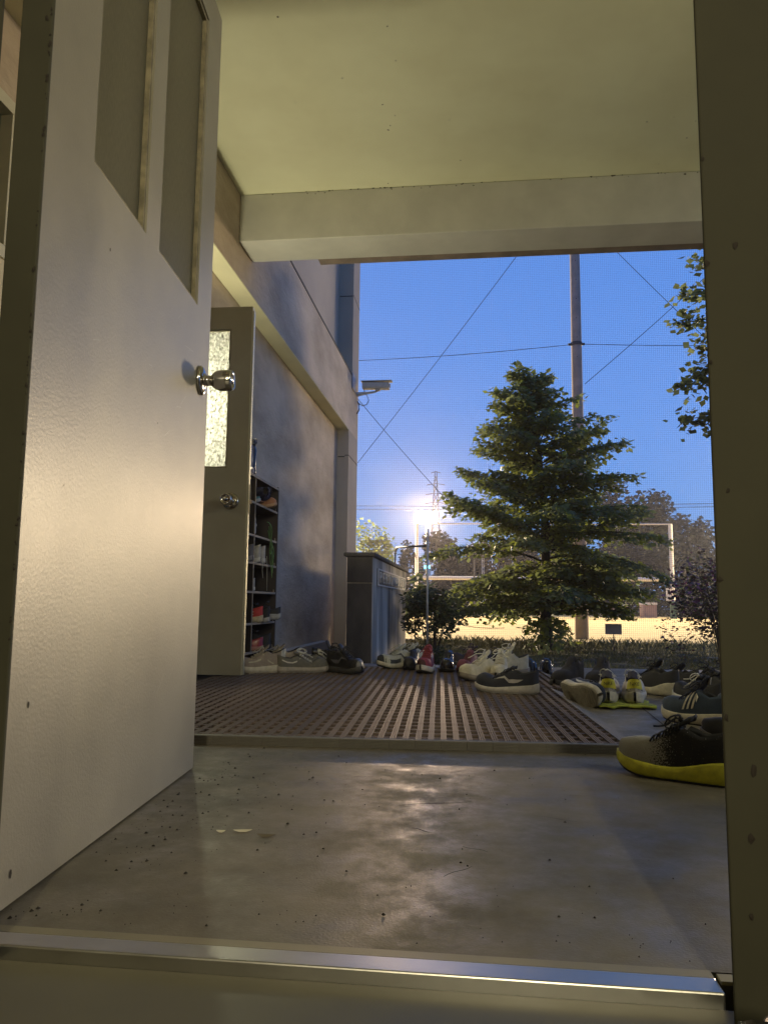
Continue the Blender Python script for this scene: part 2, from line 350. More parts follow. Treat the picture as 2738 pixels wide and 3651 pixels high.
MB().tube([(-.18, .10, 0), (.18, .10, 0)], 0.016, 8).build('lamp_tube', emis('lit_tube', (1, .93, .7), 4), fl2)
sl_ = thing('ceiling_light', 'small square ceiling light in the side room behind the second door', 'light', (-2.7, 3.4, 2.72)); bx('housing', -.3, .3, -.3, .3, -.2, 0, WHITEP, sl_)
rl = thing('ceiling_light', 'wall light inside the dark room behind the doorway', 'light', (0.34, -2.46, 1.75))
MB().box(-.12, .12, -.04, .04, -0.3, 0.3).build('housing', WHITEP, rl)
# ------------------------------------------------------------------ building wall on the left
def wall(name, m_, boxes):
    b = MB()
    for q in boxes: b.box(*q)
    return struct(b.build(name, m_))
wall('lower_wall', STUCCO, [(-2.2, -1.8, 4.06, 9.82, -0.27, 2.70), (-2.2, -1.8, 0.985, 2.15, -0.27, 2.70), (-2.2, -1.8, 2.15, 2.80, 2.36, 2.70),
                            (-2.2, -1.8, 2.80, 4.06, 2.12, 2.70)])
bx_ = wall('window_apron', CREAM, [(-2.2, -1.8, 2.15, 3.0, -0.27, 1.72)])
wall('upper_wall', STUCCO, [(-2.2, -1.65, 0.985, 10.58, 2.702, 3.50)])
wall('upper_storey_wall', STUCCO2, [(-2.2, -1.85, 5.45, 10.03, 3.50, 9.0), (-2.2, -1.65, 10.03, 10.58, 3.502, 9.0)])
wall('corner_pier', STUCCO2, [(-2.2, -1.65, 9.822, 10.58, -0.27, 2.70)])
wall('wall_plinth', STUCCO2, [(-1.798, -1.70, 5.45, 9.0, -0.27, -0.02)])
wall('soffit_strip', SOFFIT, [(-1.798, -1.652, 0.99, 9.82, 2.694, 2.701)])
wall('string_course', mat('dark_joint', (0.05, 0.045, 0.04), 0.9), [(-1.66, -1.645, 5.45, 10.03, 3.485, 3.505), (-1.66, -1.647, 10.03, 10.585, 4.63, 4.64), (-1.7, -1.647, 9.82, 10.585, 2.35, 2.36), (-1.79, -1.7, 9.815, 9.82, 2.33, 2.342), (-1.84, -1.66, 10.024, 10.03, 4.62, 4.63)])
wall('rear_building', STUCCO2, [(-9.0, -2.21, 0.98, 10.57, -0.27, 9.0)]) if False else None
struct(bx('rear_building', -9.0, -4.6, 0.9, 10.57, -0.27, 9.0, STUCCO2))
struct(bx('building_end_wall', -4.6, -2.2, 10.0, 10.57, -0.27, 9.0, STUCCO2))
# window in the left wall
wn = thing('side_window', 'narrow window with a cream frame high on the left wall', 'window', (-1.80, 2.15, 1.72))
bx('frame_rail', -0.08, 0.01, 0.0, 0.65, 0.0, 0.05, DOORE, wn); bx('frame_rail', -0.08, 0.01, 0.0, 0.65, 0.59, 0.64, DOORE, wn)
for y in (0.0, 0.46, 0.61): bx('frame_stile', -0.08, 0.01, y, y + 0.035, 0.052, 0.588, DOORE, wn)
bx('pane', -0.045, -0.04, 0.035, 0.61, 0.05, 0.59, GLASS1, wn)
# side room seen through nothing but lighting the leaf
struct(bx('side_room_wall', -4.6, -4.5, 0.98, 10.0, -0.27, 3.0, CREAM)); struct(bx('side_room_floor', -4.5, -2.2, 0.98, 10.0, -0.27, -0.01, INFLOOR)); struct(bx('side_room_ceiling', -4.5, -2.2, 0.98, 10.0, 2.72, 3.0, CREAM))
# porch ceiling and beam
struct(bx('porch_ceiling', -1.648, 6.5, 0.985, 5.45, 3.30, 3.50, CEIL))
pb = MB().box(-1.648, 6.5, 5.004, 5.336, 2.948, 3.299).build('porch_beam', BEAM, bevel=0.006); struct(pb)
struct(bx('drip_edge', -1.15, 6.5, 5.338, 5.44, 2.955, 3.299, mat('brown_drip_edge', (0.22, 0.17, 0.13), .8, var=.2)))
sp_ = MB()
for x_ in rng.uniform(-1.6, 2.2, 60):
    q_ = rng.uniform(.002, .010); z_ = 3.297 - rng.random() ** 3 * .02
    sp_.add([(x_ + q_ * math.cos(a) * rng.uniform(.5, 1.3), 5.0025, z_ + q_ * .7 * math.sin(a) * rng.uniform(.5, 1.3)) for a in np.linspace(0, 5.4, 6)], [tuple(range(6))])
for k_ in range(26):
    x_, y_ = rng.uniform(-1.5, 2.2), rng.uniform(3.3, 4.98); q_ = rng.uniform(.002, .006)
    sp_.add([(x_ + q_ * math.cos(a) * rng.uniform(.5, 1.3), y_ + q_ * math.sin(a) * rng.uniform(.5, 1.3), 3.2985) for a in np.linspace(0, 5.4, 6)], [tuple(range(6))])
o = sp_.build('cobweb_specks', mat('cobweb_grime', (.10, .09, .06), .9)); o['kind'] = 'stuff'; tag(o, 'tiny dark cobweb specks along the joint of ceiling and beam', 'grime')
# beam bottom lighter: same beam; hairline along its middle
# wall lamp behind the second leaf
wl = thing('wall_lamp', 'wall mounted fluorescent porch lamp glowing behind the second door', 'light', (-1.798, 4.42, 1.50))
bx('base_plate', 0, 0.03, -0.26, 0.26, -0.05, 0.05, WHITEP, wl)
MB().tube([(0.055, -0.23, 0), (0.055, 0.23, 0)], 0.016, 10).build('lamp_tube', emis('lit_tube', (1, .93, .7), 9), wl)

# ------------------------------------------------------------------ door leaves
def knob(parent, x, y, z, sgn, sc_=1.0):
    k = MB()
    k.lathe([(0.0, 0), (0.037, 0), (0.0385, 0.004), (0.034, 0.0085), (0.022, 0.0125), (0.0135, 0.014), (0.013, 0.030), (0.018, 0.034), (0.0235, 0.041), (0.0265, 0.050), (0.0272, 0.064), (0.0262, 0.080), (0.0235, 0.086), (0.020, 0.084), (0.0135, 0.077), (0.009, 0.078), (0.0085, 0.086), (0.0, 0.087)], 32, 'y')
    o = k.build('door_knob', CHROME, parent, True); o.scale = (sc_,) * 3; o.location = (x, y, z)
    if sgn < 0: o.rotation_euler = (0, 0, math.pi)
    return o
def leaf(name, label, A, B, th, side, z0, z1, panes, edge_m, face_m, glass, knobs, w_):
    # local x from hinge to free edge, local y: visible face at y=0, body at y=side*th
    A = Vector(A); B = Vector(B); ang = math.atan2(B.y - A.y, B.x - A.x)
    t = thing(name, label, 'door', (A.x, A.y, 0), ang)
    ya, yb = sorted((0, side * th))
    xs = [0.0] + [v for p in panes for v in (p[0], p[1])] + [w_]
    pz0, pz1 = panes[0][2], panes[0][3]
    b = MB(); b.box(0, w_, ya, yb, z0, pz0); b.box(0, w_, ya, yb, pz1, z1)
    for i in range(0, len(xs), 2): b.box(xs[i], xs[i + 1], ya, yb, pz0, pz1)
    # merge seams: build as one panel
    b.build('door_panel', face_m, t)
    bx('edge_strip', w_, w_ + 0.004, ya + .002, yb - .002, z0 + .002, z1 - .002, edge_m, t)
    for (p0, p1, q0, q1) in panes:
        yc = side * th / 2
        bx('glass_pane', p0 + .0, p1 - .0, yc - .0025, yc + .0025, q0, q1, glass, t)
        fr_ = MB(); e = 0.009
        for yy0, yy1 in ((side * th * .12, side * th * .42), (side * th * .58, side * th * .9)):
            a_, c_ = sorted((yy0, yy1))
            fr_.box(p0, p0 + e, a_, c_, q0 + e, q1 - e); fr_.box(p1 - e, p1, a_, c_, q0 + e, q1 - e)
            fr_.box(p0, p1, a_, c_, q0, q0 + e); fr_.box(p0, p1, a_, c_, q1 - e, q1)
        fr_.build('glazing_bead', BEAD, t)
    for (kx, kz) in knobs:
        knob(t, kx, -side * 0.0005, kz, -side, 1.0 if w_ > .9 else 1.2)
        knob(t, kx, side * (th + .0005), kz, side, 1.0 if w_ > .9 else 1.2)
    return t
# near leaf: visible face is its right side (toward +X): local +x points along +Y, right side is local -y
d1 = leaf('door_leaf', 'large cream painted door standing open in front, with frosted panes and round knob', (-0.6326, 0.999), (-0.708, 1.93), 0.036, +1, 0.004, 2.06,
     [(0.171, 0.431, 1.168, 1.96), (0.511, 0.811, 1.168, 1.96)], DOORE, DOORP, GLASS1, [(0.858, 0.985)], 0.934)
sb = MB()
for i in range(34):
    x = rng.uniform(.15, .86); z = rng.uniform(.15, 1.1); L = rng.uniform(.01, .09); a = rng.normal(0.9, .5); q = 0.0004
    dx, dz = L * math.cos(a), L * math.sin(a)
    sb.add([(x, -.0006, z), (x + dx, -.0006, z + dz), (x + dx, -.0006, z + dz + q), (x, -.0006, z + q)], [(0, 1, 2, 3)])
sb.build('scratches', mat('scratch', (0.6, 0.56, 0.48), 0.4), d1)['kind'] = 'stuff'
sb = MB()
for (x, z, r) in ((.061, .27, .004), (.041, .045, .005), (.256, 1.05, .0028), (.55, .8, .002), (.13, .6, .0015), (.92, .5, .002)):
    sb.add([(x + r * math.cos(k) * .7, -.0008, z + r * 1.3 * math.sin(k)) for k in np.linspace(0, 5.3, 7)], [tuple(range(7))])
sb.build('paint_chips', CHIP, d1)['kind'] = 'stuff'
# second leaf: hinge at left wall, visible face toward camera (-Y)
d2 = leaf('door_leaf', 'dim narrow door opened against the left wall, glowing frosted pane and round knob', (-1.82, 4.025), (-1.232, 4.035), 0.040, +1, 0.032, 2.072,
     [(0.10, 0.465, 1.152, 1.944)], DOORE, DOOR2P, GLASS2, [(0.496, 0.966)], 0.582)
bx('edge_cover', 0.587, 0.592, 0.006, 0.034, 0.034, 2.05, mat('edge_metal', (0.45, 0.43, 0.30), 0.35, metal=.4), d2)
lt = MB().box(0.592, 0.597, 0.012, 0.030, 0.90, 1.06); lt.box(0.590, 0.608, 0.014, 0.026, 0.955, 0.975); lt.build('latch_plate', CHROME, d2)

# ------------------------------------------------------------------ floor mat
def make_tile():
    b = MB(); T = 0.149
    # raised ribbed bands run along y, low cross bars between them, deep pits elsewhere
    pitch = T / 4
    b.box(0, T, 0, T, 0.0, 0.002, 2)
    for c in range(4):
        x0 = c * pitch
        for r in range(3):
            xa = x0 + 0.0016 + r * 0.0066
            b.box(xa, xa + 0.0042, 0.001, T - 0.001, 0.006, 0.027, 0)
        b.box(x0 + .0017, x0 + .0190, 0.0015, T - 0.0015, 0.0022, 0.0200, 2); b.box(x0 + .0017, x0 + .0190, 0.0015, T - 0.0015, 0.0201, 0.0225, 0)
        for k in range(2):
            yc = T / 2 * (k + 0.5)
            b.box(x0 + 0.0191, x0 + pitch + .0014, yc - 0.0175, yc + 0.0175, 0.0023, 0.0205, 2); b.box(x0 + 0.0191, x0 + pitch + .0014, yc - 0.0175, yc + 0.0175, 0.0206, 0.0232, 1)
            b.box(x0 + 0.0191, x0 + pitch + .0014, yc - 0.0175, yc - 0.0160, 0.0233, 0.0255, 0)
            b.box(x0 + 0.0191, x0 + pitch + .0014, yc + 0.0160, yc + 0.0175, 0.0233, 0.0255, 0)
    return b.mesh('mat_tile', [MATP, MATD, MATB])
tile_me = make_tile()
def make_edge():
    b = MB(); T = 0.0742
    b.box(0, T, 0.004, 0.02, 0, 0.026, 0)
    for k in range(6): b.box(0, T, 0.0, 0.004, 0.001 + k * .0042, 0.0038 + k * .0042, 0)
    b.add([(0, .004, .0255), (T, .004, .0255), (T, .02, .0275), (0, .02, .0275)], [(0, 1, 2, 3)])
    return b.mesh('edge_piece', [MATE])
edge_me = make_edge()
def make_side():
    b = MB(); T = 0.149
    for k in range(7):
        x = k * 0.009; z = 0.026 - k * 0.0034
        b.box(x, x + 0.006, 0, T, 0, z); b.box(x + .006, x + 0.009, 0, T, 0, z - 0.003)
    return b.mesh('edge_ramp', [MATE])
side_me = make_side()
rz = rad(2.6)
mt = thing('floor_mat', 'brown slotted plastic tile mat on the porch floor nearer the camera', 'mat', (0.425, 2.315, 0.0), rz, 'interlocking floor mats')
for i in range(14):
    for j in range(10): inst('tile', tile_me, mt, (-0.15 * (i + 1) - .002 + rng.normal(0, .0004), 0.021 + 0.15 * j, 0.0), (0, 0, rng.normal(0, .001)))
for i in range(28): inst('edge_strip', edge_me, mt, (-0.075 * (i + 1), 0, 0))
for j in range(10): inst('edge_ramp', side_me, mt, (0.0005, 0.021 + 0.15 * j, 0))
m2 = thing('floor_mat', 'second brown slotted tile mat farther back, reaching the stone monument and far shoes', 'mat', (0.425 - math.sin(rz) * 1.535 + 0.075, 2.315 + math.cos(rz) * 1.535, 0.0), rz, 'interlocking floor mats')
for i in range(12):
    for j in range(7): inst('tile', tile_me, m2, (-0.15 * (i + 1) - .002, 0.15 * j, 0.0), (0, 0, rng.normal(0, .001)))
for i in range(12 * 2): inst('edge_strip', edge_me, m2, (-0.075 * (i + 1), 1.072, 0), (0, 0, 0))
for j in range(7): inst('edge_ramp', side_me, m2, (0.0005, 0.15 * j, 0))

# ------------------------------------------------------------------ shoe rack
rk = thing('shoe_rack', 'dark wooden shoe rack with pale shelf edges standing behind the second door', 'shoe rack', (0, 0, 0.027))
X0, X1, Y0, Y1 = -1.74, -1.40, 4.22, 5.35
bx('side_panel', X0, X1, Y1 - 0.015, Y1, 0, 1.215, DARKW, rk); bx('side_panel', X0, X1, Y0, Y0 + 0.015, 0, 1.20, DARKW, rk)
bx('back_panel', X0, X0 + 0.006, Y0 + .016, Y1 - .016, 0.07, 1.19, DARKW, rk)
bx('divider', X0 + .007, X1 - .004, 4.76, 4.772, 0.081, 1.19, DARKW, rk)
bx('divider_edge', X1 - .0035, X1 + .0005, 4.759, 4.773, 0.08, 1.188, LIGHTW, rk)
SHZ = (0.07, 0.25, 0.45, 0.635, 0.81, 1.02)
for z in SHZ:
    bx('shelf', X0 + .007, X1 - .004, Y0 + 0.016, Y1 - 0.016, z, z + 0.010, DARKW, rk)
    e = bx('shelf_edge', X1 - .0035, X1 + 0.001, Y0 + 0.016, Y1 - 0.03, z - 0.001, z + 0.013, LIGHTW, rk)
    bx('stop_peg', X1 - .004, X1 + .002, 5.27, 5.276, z + .013, z + .032, LIGHTW, rk)
bx('top_board', X0, X1, Y0 + .016, Y1 - 0.016, 1.19, 1.203, DARKW, rk); bx('top_edge', X1 + .0005, X1 + 0.004, Y0, Y1 - .016, 1.189, 1.204, LIGHTW, rk)

# ------------------------------------------------------------------ shoes
TT = [0, .012, .035, .07, .12, .19, .27, .34, .40, .44, .49, .55, .61, .67, .73, .79, .85, .90, .94, .97, .99, 1.0]
def ip(t, xs, ys): return float(np.interp(t, xs, ys))
def wid(t): return ip(t, [0, .012, .035, .07, .12, .2, .32, .45, .6, .72, .80, .87, .92, .96, .985, 1], [.002, .012, .020, .026, .0305, .033, .033, .0345, .041, .0455, .0455, .041, .034, .0245, .014, .002])
def cen(t): return 0.008 * math.sin(min(1, t) * math.pi) * (1 if t > .3 else t / .3) - (0.004 if t > .9 else 0)
class ShoeShape:
    def __init__(s, L=.28, heel=.034, toe=.024, wave=0, spring=.018, col=.07, tongue=.118, vamp=.098, fat=1.0, ht=.012, low=0):
        s.__dict__.update(L=L, heel=heel, toe=toe, wave=wave, spring=spring, col=col * 1.13, tongue=tongue, vamp=vamp, fat=fat, ht=ht)
    def zb(s, t): return s.spring * max(0, (t - .68) / .32) ** 1.8 + 0.006 * max(0, (.06 - t) / .06)
    def zt(s, t): return s.zb(t) * .95 + s.toe + (s.heel - s.toe) * max(0, 1 - t / .6) + s.wave * math.sin(t * 10.5)
    def w(s, t): return wid(t) * s.fat * s.L / .28
    def X(s, t): return (t - .5) * s.L
    def rim(s, t): return ip(t, [0, .05, .15, .27, .36, .44], [s.col + s.ht, s.col + s.ht * .7, s.col, s.col - .006, s.col + .006, s.vamp - .004])
    def top(s, t): return ip(t, [.40, .49, .58, .67, .76, .85, .92, .97, 1.0], [s.vamp, s.vamp - .010, s.vamp - .024, s.vamp - .038, max(.058, s.vamp - .050) + s.toe * .5, .062 + s.toe * .6, .054 + s.toe * .7, s.toe + .030 + s.spring * .5, s.toe + .012 + s.spring * .8])
    def outer(s, t, v, side, off=0.0):
        ww = s.w(t) - .002; z0 = s.zt(t) - .002; c = cen(t)
        if t < .44:
            h = s.rim(t); y = ww * (1 - .22 * v ** 2.2); z = z0 + (h - z0) * v; n = Vector((0, side, .15))
        else:
            h = s.top(t); a = v * math.pi / 2; y = ww * math.cos(a) ** .72; z = z0 + (h - z0) * math.sin(a) ** .82
            n = Vector((0, side * math.cos(a), math.sin(a) + .1))
        n.normalize()
        return Vector((s.X(t), c + side * y, z)) + n * off
    def upper(s, mats, toecap=None, heelc=None):
        b = MB(); M = 7
        rows = []
        for t in TT:
            row = []
            if t < .44:
                L_ = [s.outer(t, v, -1) for v in np.linspace(0, 1, M)]
                fb = max(s.zt(t), .02) + .004; c = cen(t); ww = s.w(t) * .78 - .006; xi = s.X(t) + (.008 if t < .05 else 0)
                ww = max(ww, .001); rim = s.rim(t)
                for k in (0.15, .55, 1): row.append((xi, c - ww, rim + (fb - rim) * k))
                inn = row; row = [tuple(p) for p in L_] + inn + [(xi, c, fb)]
                row = row + [(p[0], 2 * c - p[1], p[2]) for p in row[:-1]][::-1]
            else:
                n = M + 3
                row = [tuple(s.outer(t, v, -1)) for v in np.linspace(0, 1, n + 1)]
                c = cen(t); row = row + [(p[0], 2 * c - p[1], p[2]) for p in row[:-1]][::-1]
            rows.append(row)
        n = len(rows[0]); k = 0
        for r in rows: b.v += r
        for i in range(len(rows) - 1):
            t = (TT[i] + TT[i + 1]) / 2
            for j in range(n - 1):
                mi = 0
                if t < .44 and M - 1 <= j <= n - M - 1: mi = 1
                elif toecap and t > toecap: mi = 2
                elif heelc and t < heelc and j < M: mi = 2
                elif heelc and t < heelc and j >= n - M: mi = 2
                b.f.append((i * n + j, i * n + j + 1, (i + 1) * n + j + 1, (i + 1) * n + j)); b.mi.append(mi)
        return b.mesh('upper', mats, True)
    def sole(s, m_, side_bulge=1.04):
        b = MB(); rows = []
        for t in TT:
            ww = s.w(t) + .0035; zb, zt = s.zb(t) + .0045, s.zt(t); h = zt - zb; c = cen(t); e = max(0, (t - .93) / .07) * .004 - (.004 if t < .03 else 0)
            half = [(s.X(t) + e, c, zb), (s.X(t) + e, c - ww * .93, zb), (s.X(t) + e, c - ww * 1.0, zb + h * .15), (s.X(t) + e * 1.3, c - ww * side_bulge, zb + h * .5), (s.X(t) + e, c - ww * .99, zb + h * .9), (s.X(t) + e, c - ww * .93, zt), (s.X(t), c, zt - .001)]
            rows.append(half + [(p[0], 2 * c - p[1], p[2]) for p in half[1:-1]][::-1])
        n = len(rows[0])
        for r in rows: b.v += r
        for i in range(len(rows) - 1):
            for j in range(n):
                b.f.append((i * n + j, (i + 1) * n + j, (i + 1) * n + (j + 1) % n, i * n + (j + 1) % n)); b.mi.append(0)
        return b.mesh('midsole', [m_], True)
    def outsole(s, m_):
        b = MB(); rows = []
        for t in TT:
            ww = s.w(t) * .97 + .001; zb = s.zb(t); c = cen(t)
            rows.append([(s.X(t), c - ww, zb), (s.X(t), c + ww, zb), (s.X(t), c + ww, zb + .0048), (s.X(t), c - ww, zb + .0048)])
        for r in rows: b.v += r
        for i in range(len(rows) - 1):
            for j in range(4):
                b.f.append((i * 4 + j, (i + 1) * 4 + j, (i + 1) * 4 + (j + 1) % 4, i * 4 + (j + 1) % 4)); b.mi.append(0)
        # tread ribs
        for t in np.arange(.08, .95, .045):
            ww = s.w(t) * .8; zb = s.zb(t); c = cen(t)
            b.box(s.X(t) - .003, s.X(t) + .003, c - ww, c + ww, zb - .0015, zb + .001)
        return b.mesh('outsole', [m_])
    def tongue_m(s, m_):
        b = MB(); P = [(.60, s.top(.60) + .001, .013), (.52, s.top(.52) + .006, .016), (.45, s.top(.45) + .009, .019), (.39, s.vamp + .016, .021), (.345, s.tongue, .020), (.33, s.tongue + .004, .014)]
        for (t, z, hw) in P:
            c = cen(t)
            for k in (-1, -.5, 0, .5, 1): b.v.append((s.X(t), c + hw * k, z - .006 * k * k))
            for k in (1, .5, 0, -.5, -1): b.v.append((s.X(t) + .003, c + hw * k, z - .006 * k * k - .008))
        for i in range(len(P) - 1):
            for j in range(10): b.f.append((i * 10 + j, i * 10 + (j + 1) % 10, (i + 1) * 10 + (j + 1) % 10, (i + 1) * 10 + j)); b.mi.append(0)
        b.f.append(tuple(range(50, 60))); b.mi.append(0)
        return b.mesh('tongue', [m_], True)
    def laces(s, m_, r=.0022, bow=1.0, seed=1, mess=0.0):
        b = MB(); rg = random.Random(seed)
        for k, t in enumerate(np.linspace(.46, .66, 5)):
            for sg in (1, -1):
                P = []
                for u in np.linspace(-1, 1, 7):
                    tt = t + sg * u * .016; v = 1 - .36 * abs(u)
                    P.append(s.outer(tt, v, 1 if u > 0 else -1, .003 + .0035 * (1 - u * u) + (.004 if t < .56 else .001)))
                b.tube(P, r, 5)
        base = s.outer(.445, 1, 1, .014)
        if bow:
            for sg in (1, -1):
                Lp = .034 * bow; P = []
                for q in np.linspace(0, 1, 12):
                    a = q * 2 * math.pi
                    P.append(base + Vector(((1 - math.cos(a)) * Lp * .35 + rg.uniform(-1, 1) * mess * .006, sg * (1 - math.cos(a)) * Lp * .42 + math.sin(a) * .008, math.sin(a) * .012 + .004 - (1 - math.cos(a)) * .008 + mess * .016 * math.sin(a / 2))))
                b.tube(P, r, 5)
                P = [base]
                for q in range(1, 7):
                    P.append(base + Vector((q * .009 * (1 + mess * .3), sg * (q * .0055 * bow + .003), -.0035 * q + .004 * math.sin(q + sg) + .004)))
                b.tube(P, r, 5)
            b.tube([base + Vector((-.004, 0, 0)), base + Vector((.006, 0, .001))], r * 2.4, 7)
        return b.mesh('laces', [m_], True)
    def strip(s, pts, side, m_, off=.0016, name='side_stripe'):
        # pts: list of (t, v, halfthickness in v)
        b = MB()
        for (t, v, hv) in pts:
            b.v.append(tuple(s.outer(t, min(1, v - hv), side, off))); b.v.append(tuple(s.outer(t, min(1, v + hv), side, off)))
        for i in range(len(pts) - 1):
            b.f.append((2 * i, 2 * i + 1, 2 * i + 3, 2 * i + 2)); b.mi.append(0)
        return b
def cm(c, rough=.75, bump=.35, name=None):
    key = 'shoe_' + '_'.join('%.3f' % x for x in c) + '_%.2f' % rough
    return mat(key, c, rough, var=.16, scale=40, bump=bump, bscale=320, dist=.0012)
shoe_cache = {}
SWOOSH = [(.20, .50, .0), (.24, .46, .06), (.29, .40, .11), (.35, .35, .12), (.42, .36, .10), (.49, .42, .07), (.56, .50, .045), (.62, .58, .02), (.66, .63, .0)]
def stripes3(s, m_):
    b = MB()
    for k in range(3):
        t0 = .47 + k * .055
        q = s.strip([(t0 + .055, .10, 0), (t0 + .055, .10, 0)], 1, m_)
    return None
def quad_stripe(s, b, side, t0, t1, v0, v1, wt):
    n = 5; k = len(b.v)
    for i in range(n + 1):
        u = i / n; t = t0 + (t1 - t0) * u; v = v0 + (v1 - v0) * u
        b.v.append(tuple(s.outer(t - wt, v, side, .0016))); b.v.append(tuple(s.outer(t + wt, v, side, .0016)))
    for i in range(n): b.f.append((k + 2 * i, k + 2 * i + 1, k + 2 * i + 3, k + 2 * i + 2)); b.mi.append(0)
def make_shoe(label, pos, head, shape={}, up=(.03, .03, .035), sole=(.5, .48, .42), out=None, lining=(.02, .02, .022), lace=None, tong=None,
              toecap=None, heelc=None, third=None, swoosh=None, stripes=None, heel_tab=None, text=None, rough=.75, bow=1, mess=0, seed=1, group='shoes left on the porch', name='shoe', upm=None, matrix=None, cat='shoe', laces=True, label_patch=None, side_panel=None, scale=1.0):
    t = thing(name, label, cat, pos, rad(head), group)
    if matrix is not None: t.matrix_world = matrix
    if matrix is None: t.scale = (scale, scale, scale * 1.13)
    s = ShoeShape(**shape)
    um = upm or cm(up, rough)
    mats = [um, cm(lining), cm(third or up, rough)]
    def put(nm, me):
        o = bpy.data.objects.new(nm, me); col.objects.link(o); o.parent = t; return o
    put('upper', s.upper(mats, toecap, heelc)); put('midsole', s.sole(cm(sole, .6, .15))); put('outsole', s.outsole(cm(out or tuple(x * .5 for x in sole), .8)))
    put('tongue', s.tongue_m(cm(tong or up, rough)))
    if laces: put('laces', s.laces(cm(lace or up, .8), bow=bow, seed=seed, mess=mess))
    if swoosh:
        for sd in (1, -1): s.strip(SWOOSH, sd, None).build('swoosh_mark', cm(swoosh, .5), t)
    if stripes:
        b = MB()
        for sd in (1, -1):
            for k in range(3): quad_stripe(s, b, sd, .60 - k * .058, .53 - k * .058, .12, .80 - k * .03, .013)
        b.build('side_stripes', cm(stripes, .5), t)
    if side_panel:
        for sd in (1, -1):
            b = MB()
            for (pts) in side_panel[1]: 
                q = s.strip(pts, sd, None, .0013); b.add(q.v, q.f)
            b.build('side_panel', cm(side_panel[0], .6), t)
    if heel_tab:
        b = MB()
        for (tt, sgs) in ((.10, -1), (.035, -1), (.005, -1), (.005, 1), (.035, 1), (.10, 1)):
            for v in (.30, .65, 1.0):
                p = s.outer(tt, v, sgs, .0022); p.x -= .0022 if tt < .05 else 0; b.v.append(tuple(p))
        for i in range(5):
            for j in range(2): b.f.append((i * 3 + j, (i + 1) * 3 + j, (i + 1) * 3 + j + 1, i * 3 + j + 1)); b.mi.append(0)
        b.build('heel_tab', cm(heel_tab, .6), t, True)
    if text:
        me = text_mesh(text, .0175, .0004, cm((.02, .02, .02), .6)); o = put('heel_lettering', me)
        o.location = (s.X(0) - .0055, 0, s.col + s.ht - .018); o.rotation_euler = (rad(90), 0, rad(-90))
    if label_patch:
        o = MB().box(-.0012, .0012, -.011, .011, -.012, .012).build('tongue_label', cm((.55, .5, .42), .6), t)
        o.location = (s.X(.335) + .004, cen(.33) - .016, s.tongue - .014); o.rotation_euler = (0, rad(-10), rad(60))
    return t
# gradient upper of the nearest shoe: pale grey toe turning speckled then black
def gradient_mat():
    m_ = bpy.data.materials.new('speckled_knit'); m_.use_nodes = True; t = m_.node_tree; b = t.nodes['Principled BSDF']; b.inputs['Roughness'].default_value = .85
    tc = t.nodes.new('ShaderNodeTexCoord'); sx = t.nodes.new('ShaderNodeSeparateXYZ'); t.links.new(tc.outputs['Object'], sx.inputs[0])
    n = t.nodes.new('ShaderNodeTexNoise'); n.inputs['Scale'].default_value = 330; n.inputs['Detail'].default_value = 2; t.links.new(tc.outputs['Object'], n.inputs['Vector'])
    mr = t.nodes.new('ShaderNodeMapRange'); mr.inputs[1].default_value = -.02; mr.inputs[2].default_value = .065; mr.inputs[3].default_value = -.24; mr.inputs[4].default_value = .24
    t.links.new(sx.outputs[0], mr.inputs[0]); ad = t.nodes.new('ShaderNodeMath'); t.links.new(mr.outputs[0], ad.inputs[0]); t.links.new(n.outputs[0], ad.inputs[1])
    r = t.nodes.new('ShaderNodeValToRGB'); r.color_ramp.elements[0].position = .44; r.color_ramp.elements[1].position = .56
    r.color_ramp.elements[0].color = (.018, .018, .02, 1); r.color_ramp.elements[1].color = (.31, .30, .27, 1)
    t.links.new(ad.outputs[0], r.inputs[0]); t.links.new(r.outputs[0], b.inputs['Base Color'])
    bp = t.nodes.new('ShaderNodeBump'); bp.inputs['Strength'].default_value = .5; bp.inputs['Distance'].default_value = .0015
    t.links.new(n.outputs[0], bp.inputs['Height']); t.links.new(bp.outputs[0], b.inputs['Normal'])
    return m_
KNIT = gradient_mat()
BLK = (.018, .018, .02); NAVY = (.018, .024, .045); CRM = (.50, .45, .34); WHT = (.58, .56, .48)
MZ = 0.0275
run = dict(heel=.050, toe=.036, spring=.022, col=.092, tongue=.138, vamp=.118, ht=.016, wave=.003)
make_shoe('running shoe with yellow sole and pale speckled toe, nearest the right door frame', (.494, 2.03, 0), 147, dict(run, L=.30, wave=.0035, heel=.050, toe=.030), sole=(.62, .60, .05), out=BLK, upm=KNIT, lace=BLK, tong=BLK, bow=1.2, seed=3)
make_shoe('black running shoe with smoky grey sides, just behind the yellow-soled shoe', (.80, 2.40, 0), 150, dict(run, L=.29), up=BLK, sole=(.14, .13, .12), out=BLK, lace=BLK, mess=1.0, bow=1.2, seed=5)
make_shoe('navy blue running shoe with three cream stripes and a thick cream sole', (.800, 2.965, 0), 132, dict(L=.29, heel=.046, toe=.032, spring=.016, col=.085, tongue=.152, vamp=.115, ht=.012, wave=.001), up=(.030, .050, .085), sole=CRM, out=BLK, lace=NAVY, tong=(.02, .018, .022), stripes=(.56, .52, .42), label_patch=True)
make_shoe('navy blue suede running shoe showing its heel, behind the three-striped one', (1.02, 3.12, 0), 118, dict(L=.28, heel=.042, toe=.03, col=.085, tongue=.13), up=(.030, .048, .075), sole=CRM, out=BLK, lace=NAVY)
make_shoe('black canvas sneaker with thin white sole behind the navy striped shoe', (.975, 3.60, 0), 122, dict(L=.27, heel=.03, toe=.026, col=.07, tongue=.11, vamp=.095), up=BLK, sole=WHT, out=WHT, lace=WHT)
